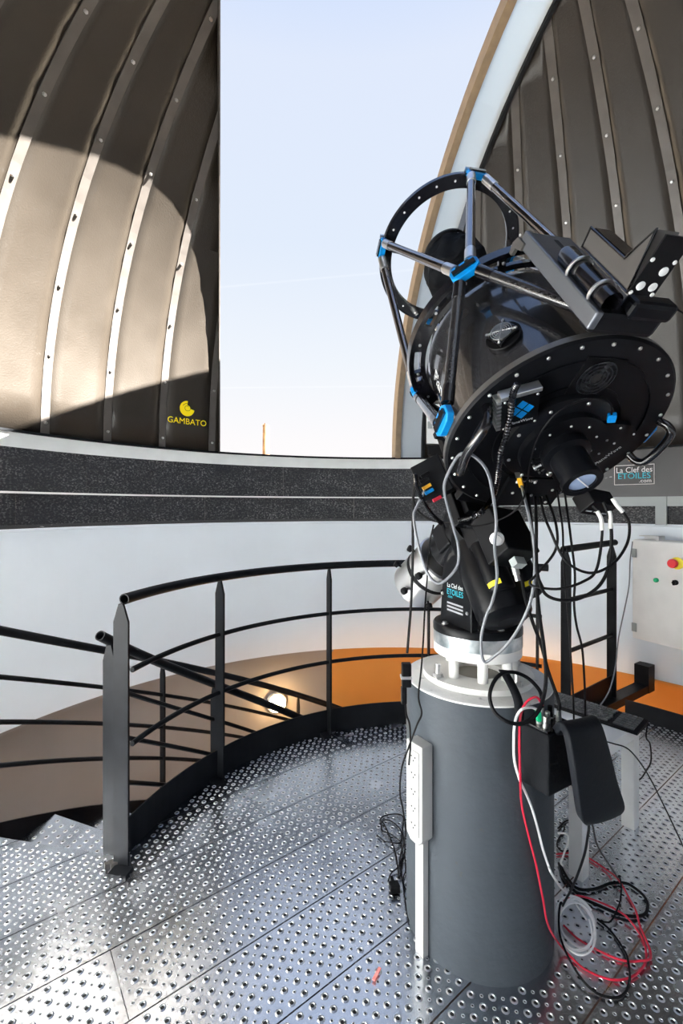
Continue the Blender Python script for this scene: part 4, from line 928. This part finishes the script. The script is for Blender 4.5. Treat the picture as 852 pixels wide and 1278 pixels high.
cable('power_cable', [(524, 597, 1.385), (517, 604, 1.41), (515, 640, 1.415), (515, 690, 1.42), (513, 750, 1.44), (510, 790, 1.45), (508, 815, 1.45)], .0042, BLKP, 'black power cable dropping straight to the inline connector left of the pier')
ic = thing('inline_connector', tuple(W(508, 880, 1.45)), 'black inline connector hanging at the left rim of the pier', 'connector')
icf = Fr(W(508, 845, 1.45), (1, 0, 0), (0, 0, 1), (0, -1, 0)); MB().box(icf, -.018, .012, -.03, .045, -.012, .012).build('socket_half', BLKP, ic, bevel=.003); MB().box(icf, -.020, -.002, -.085, -.03, -.010, .010).build('plug_half', BLKP, ic, bevel=.004); MB().box(icf, -.022, .014, -.004, .006, -.014, .014).build('collar', SILV, ic, bevel=.002)
cable('power_cable', [(506, 880, 1.45), (507, 892, 1.45), (511, 905, 1.44), (512, 930, 1.40), (510, 955, 1.38)], .0032, BLKP, 'thin black cable from the inline connector to the socket strip')
cable('signal_cable', [(541, 655, 1.36), (536, 680, 1.37), (533, 720, 1.39), (530, 760, 1.37), (528, 800, 1.34), (525, 840, 1.315), (522, 870, 1.305), (526, 890, 1.295), (520, 905, 1.29), (509, 935, 1.30), (501, 960, 1.32), (499, 990, 1.33), (503, 1012, 1.33), (506, 1040, 1.34), (499, 1070, 1.34), (497, 1092, 1.35)], .0026, BLKP, 'thin black cable running down the left side of the pier to the floor adapter')
fl_ = lambda x, y, h=.006: FL(x, y, h)
GB = 'tangled thin black cables left of the pier'
LBL = 'thin black cable in the tangle beside the pier base'
cable('signal_cable', [fl_(498, 1096), fl_(492, 1060), fl_(480, 1030), fl_(474, 1024), fl_(480, 1018), fl_(495, 1016), fl_(503, 1020), fl_(502, 1036), fl_(505, 1060), fl_(500, 1080), fl_(503, 1102), fl_(506, 1110)], .0028, BLKP, 'thin black cable forming the big floor loop beside the pier base')
cable('signal_cable', [fl_(470, 1042), fl_(480, 1050), fl_(494, 1054), fl_(501, 1048), fl_(498, 1034), fl_(486, 1024), fl_(476, 1028), fl_(478, 1038), fl_(490, 1044), fl_(500, 1052), fl_(502, 1075), fl_(499, 1096)], .0024, BLKP, 'thinner black cable curled inside the floor loop beside the pier base')
cable('signal_cable', [fl_(484, 1100), fl_(488, 1090), fl_(497, 1084), fl_(504, 1070), fl_(506, 1086), fl_(503, 1100), fl_(506, 1130), fl_(510, 1150)], .0024, BLKP, 'short black cable from the floor adapter along the pier base')
pa = thing('power_adapter', tuple(FL(492, 1113)), 'small black power adapter block lying on the perforated floor', 'adapter')
paf = Fr(FL(492, 1113), V((1, .15, 0)), V((-.15, 1, 0)), (0, 0, 1)); MB().box(paf, -.018, .018, -.016, .016, .004, .030).build('block', BLKP, pa, bevel=.003); MB().box(paf, -.004, .008, .016, .05, .008, .02).build('strain_relief', BLKP, pa, bevel=.003)
GC = 'black cables looping below the telescope'
cable('camera_cable', [OB(674, 620, .008), (678, 640, 1.17), (685, 659, 1.155), (705, 699, 1.13), (735, 715, 1.12), (764, 704, 1.12), (782, 679, 1.13), (785, 654, 1.14), (777, 639, 1.14), (764, 622, 1.15)], .0034, BLKP, 'black cable with a white wrapped end looping below the camera hub')
cable('camera_cable', [OB(681, 618, .008), (693, 652, 1.185), (693, 686, 1.175), (670, 716, 1.186), (661, 726, 1.188), (667, 732, 1.18), (697, 735, 1.145), (727, 726, 1.13), (744, 711, 1.13), (751, 669, 1.14), (749, 644, 1.15), (739, 630, 1.16)], .0034, BLKP, 'black cable with a grey wrapped end making a small curl beside the mount')
cable('camera_cable', [OB(668, 620, .008), (669, 650, 1.19), (669, 690, 1.178), (671, 719, 1.168), (680, 741, 1.155), (700, 749, 1.15), (725, 746, 1.14), (749, 729, 1.13), (761, 699, 1.13), (762, 654, 1.14), (753, 627, 1.155)], .0042, BLKP, 'thickest black cable sagging lowest under the camera hub')
for pts, nm in (([(777, 639, 1.1395), (770, 631, 1.142), (764, 622, 1.148)], 'a'), ([(761.5, 660, 1.1385), (761.5, 646, 1.142), (760, 638, 1.145)], 'b'), ([(751.5, 662, 1.1395), (750, 648, 1.145), (745, 638, 1.151)], 'c')):
    cable('cable_sleeve', pts, .0052, WHP, {'a': 'white label sleeve on the cable leaving the hub corner', 'b': 'white printed label sleeve on the thickest cable under the hub', 'c': 'white wrapped sleeve on the cable beside the hub middle'}[nm], cat='cable sleeve')
cable('hanging_cable', [OB(695, 612, .008), (699, 640, 1.195), (702, 664, 1.19), (703, 704, 1.20), (708, 760, 1.22), (712, 819, 1.24), (715, 870, 1.255), (716, 903, 1.275)], .0026, BLKP, 'thin black cable hanging from telescope to case, nearer the pier')
cable('hanging_cable', [OB(704, 612, .008), (708, 640, 1.20), (712, 672, 1.19), (717, 716, 1.18), (716, 753, 1.19), (719, 780, 1.20), (726, 809, 1.23), (729, 850, 1.27), (730, 885, 1.305), (729, 925, 1.32)], .0030, BLKP, 'thin black cable hanging from telescope to case, farther from the pier')
cable('power_cable', [OB(658, 616, .008), (662, 650, 1.225), (666, 690, 1.232), (669, 730, 1.24), (673, 770, 1.245), (678, 805, 1.245), (681, 840, 1.235), (679, 865, 1.222), (671, 888, 1.20), (655, 902, 1.19), (636, 902, 1.19), (618, 890, 1.205), (611, 872, 1.225), (614, 855, 1.24), (624, 842, 1.255), (640, 839, 1.265), (658, 846, 1.27), (672, 860, 1.272), CB(.02, cz1+.06, -.005), CB(.02, cz1+.033, -.005)], .0052, BLKP, 'thick black cable making a big ring in front of the hanging case')
cable('power_cable', [(650, 715, 1.30), (655, 745, 1.285), (664, 775, 1.285), (675, 805, 1.29), (684, 838, 1.295), CB(.045, cz1+.06, .03), CB(.045, cz1+.033, .03)], .0048, BLKP, 'thick black cable from the mount connector down to the hanging case')
cable('usb_cable', [OB(763, 518, .046), OB(762, 505, .04), OB(752, 499, .036), OB(735, 498, .050), OB(712, 505, .062), OB(690, 520, .066), OB(672, 545, .066), OB(662, 575, .064), OB(658, 600, .058), (653, 622, 1.20), (643, 637, 1.225), (625, 648, 1.25), (600, 656, 1.275), (578, 656, 1.30)], .0024, BLKP, 'thin black cable arching from the blue plug across the back plate')
f_ = zframe(OB(764, 517, .046), OB(761, 531, .046)-OB(764, 517, .046)); MB().box(f_, -.010, .010, -.006, .007, 0, .026).build('blue_plug', BLUE, sc, bevel=.002)
cable('wall_cable', [(789, 676, 3.15), (786, 700, 3.10), (784, 735, 3.05), (772, 794, 3.0), (768, 830, 2.95), (760, 862, 2.9), (745, 886, 2.75)], .004, GREYC, 'thin grey cable hanging from the top of the white cabinet')
# floor cables right of the pier
cable('black_cable', [fl_(699, 1080), fl_(709, 1098), fl_(722, 1110), fl_(742, 1110), fl_(762, 1103), fl_(780, 1103), fl_(792, 1109), fl_(804, 1120), fl_(808, 1132), fl_(802, 1143), fl_(778, 1143), fl_(747, 1131), fl_(724, 1119), fl_(704, 1098), fl_(697, 1078)], .0050, BLKP, 'thick black cable in a flat loop beside the table leg')
cable('red_cable', [(677, 880, 1.235), (669, 870, 1.22), (657, 876, 1.215), (650, 891, 1.21), (648, 915, 1.205), (649, 967, 1.20), PS(651, 1005, .012), PS(660, 1045, .010), PS(669, 1080, .010), PS(677, 1120, .010), PS(684, 1155, .012), fl_(700, 1181, .02), fl_(730, 1210), fl_(765, 1223), fl_(792, 1217), fl_(806, 1197), fl_(800, 1169), fl_(778, 1145), fl_(744, 1128), fl_(717, 1121), fl_(703, 1124)], .0032, RED, 'red cable running from the hanging case down the pier into a floor loop')
cable('red_cable', [fl_(694, 1066), fl_(720, 1065), fl_(744, 1077), fl_(765, 1094), fl_(787, 1125), fl_(799, 1159), fl_(812, 1193), fl_(802, 1202), fl_(771, 1197), fl_(744, 1185), fl_(720, 1171), fl_(703, 1155)], .0034, RED, 'red cable lying wholly on the floor around the white coil')
cable('white_cable', [(671, 886, 1.23), (662, 883, 1.215), (650, 886, 1.205), (643, 899, 1.205), (641, 922, 1.205), (642, 950, 1.215), (649, 975, 1.235), PS(656, 990, .03), PS(664, 1010, .012), PS(671, 1035, .010), PS(677, 1059, .010), PS(684, 1080, .018), PS(688, 1090, .030), fl_(700, 1108, .05), fl_(713, 1120, .02), fl_(722, 1133, .014), fl_(732, 1148, .014)], .0036, WHC, 'white cable running from the green plug down the pier to the coil')
f_ = zframe(W(671, 886, 1.23), V((.1, 0, -1))); MB().box(f_, -.007, .007, -.006, .006, -.002, .03).build('green_plug', GRN, None, 'green plug on the end of the white cable', 'plug', bevel=.002)
cc_ = FL(719, 1158, 0); loop = []
for k in range(5*20):
    t = 2*math.pi*k/20; g_ = k/100; rx, ry = 17+10*g_, 26+11*g_
    th = R_(-18); x_ = rx*math.cos(t); y_ = ry*math.sin(t); loop.append(FL(719+x_*math.cos(th)-y_*math.sin(th)+2.5*math.sin(k*.37), 1156+x_*math.sin(th)+y_*math.cos(th)+2*math.cos(k*.23), .008+.022*g_+.004*math.sin(t*1.5)))
cable('cable_coil', loop, .0030, WHC, 'white network cable coiled in an oval on the floor', sub=3)
cable('black_cable', [(706, 968, 1.29), (724, 996, 1.25), (734, 1026, 1.235), (733, 1045, 1.255), (728, 1070, 1.30), (715, 1105, 1.40), fl_(701, 1133, .02), fl_(697, 1160), fl_(702, 1190), fl_(725, 1225), fl_(750, 1242), fl_(773, 1244), fl_(785, 1228), fl_(783, 1200), fl_(775, 1180), fl_(760, 1160), fl_(745, 1147)], .0034, BLKP, 'black cable falling from the open lid flap into a wide floor loop')
cable('black_cable', [(712, 966, 1.30), (728, 996, 1.265), (738, 1026, 1.26), (745, 1055, 1.35), (757, 1075, 1.45), fl_(770, 1095, .03), fl_(775, 1112), fl_(771, 1138), fl_(762, 1152), fl_(748, 1153)], .0026, BLKP, 'thinner black cable falling from the open lid flap and curling on the floor')
cable('black_cable', [fl_(696, 1034), fl_(708, 1024), fl_(722, 1032), fl_(724, 1048), fl_(714, 1062), fl_(700, 1064), fl_(695, 1052), fl_(704, 1034), fl_(698, 1026)], .0034, BLKP, 'black cable ring half hidden between pier and table leg')
cable('white_cable', [fl_(696, 1042), fl_(708, 1044), fl_(708, 1058), fl_(700, 1078), fl_(702, 1084)], .0036, WHC, 'short white cable end between pier and table leg')
cable('keyboard_cable', [KF(.438, .13, .012), (806, 920, 1.93), (811, 929, 1.92), (812, 950, 1.94), (806, 962, 1.98), (799, 972, 2.02), (790, 976, 2.06)], .0030, BLKP, 'black cable drooping from the keyboard corner beside the table leg')
cable('signal_cable', [(749, 924, 1.66), (765, 928, 1.68), (785, 936, 1.70), (806, 963, 1.75), (826, 1001, 1.80), fl_(852, 1056, .02), fl_(866, 1090)], .0026, BLKP, 'long thin black cable sloping from the tabletop to the floor')
MB().box(Fr(FL(470, 1218), V((.6, 1, 0)), V((-1, .6, 0)), (0, 0, 1)), -.022, .022, -.005, .005, .0047, .0075).build('paper_scrap', PINK, None, 'small pink paper scrap on the perforated floor', 'scrap', bevel=.001)
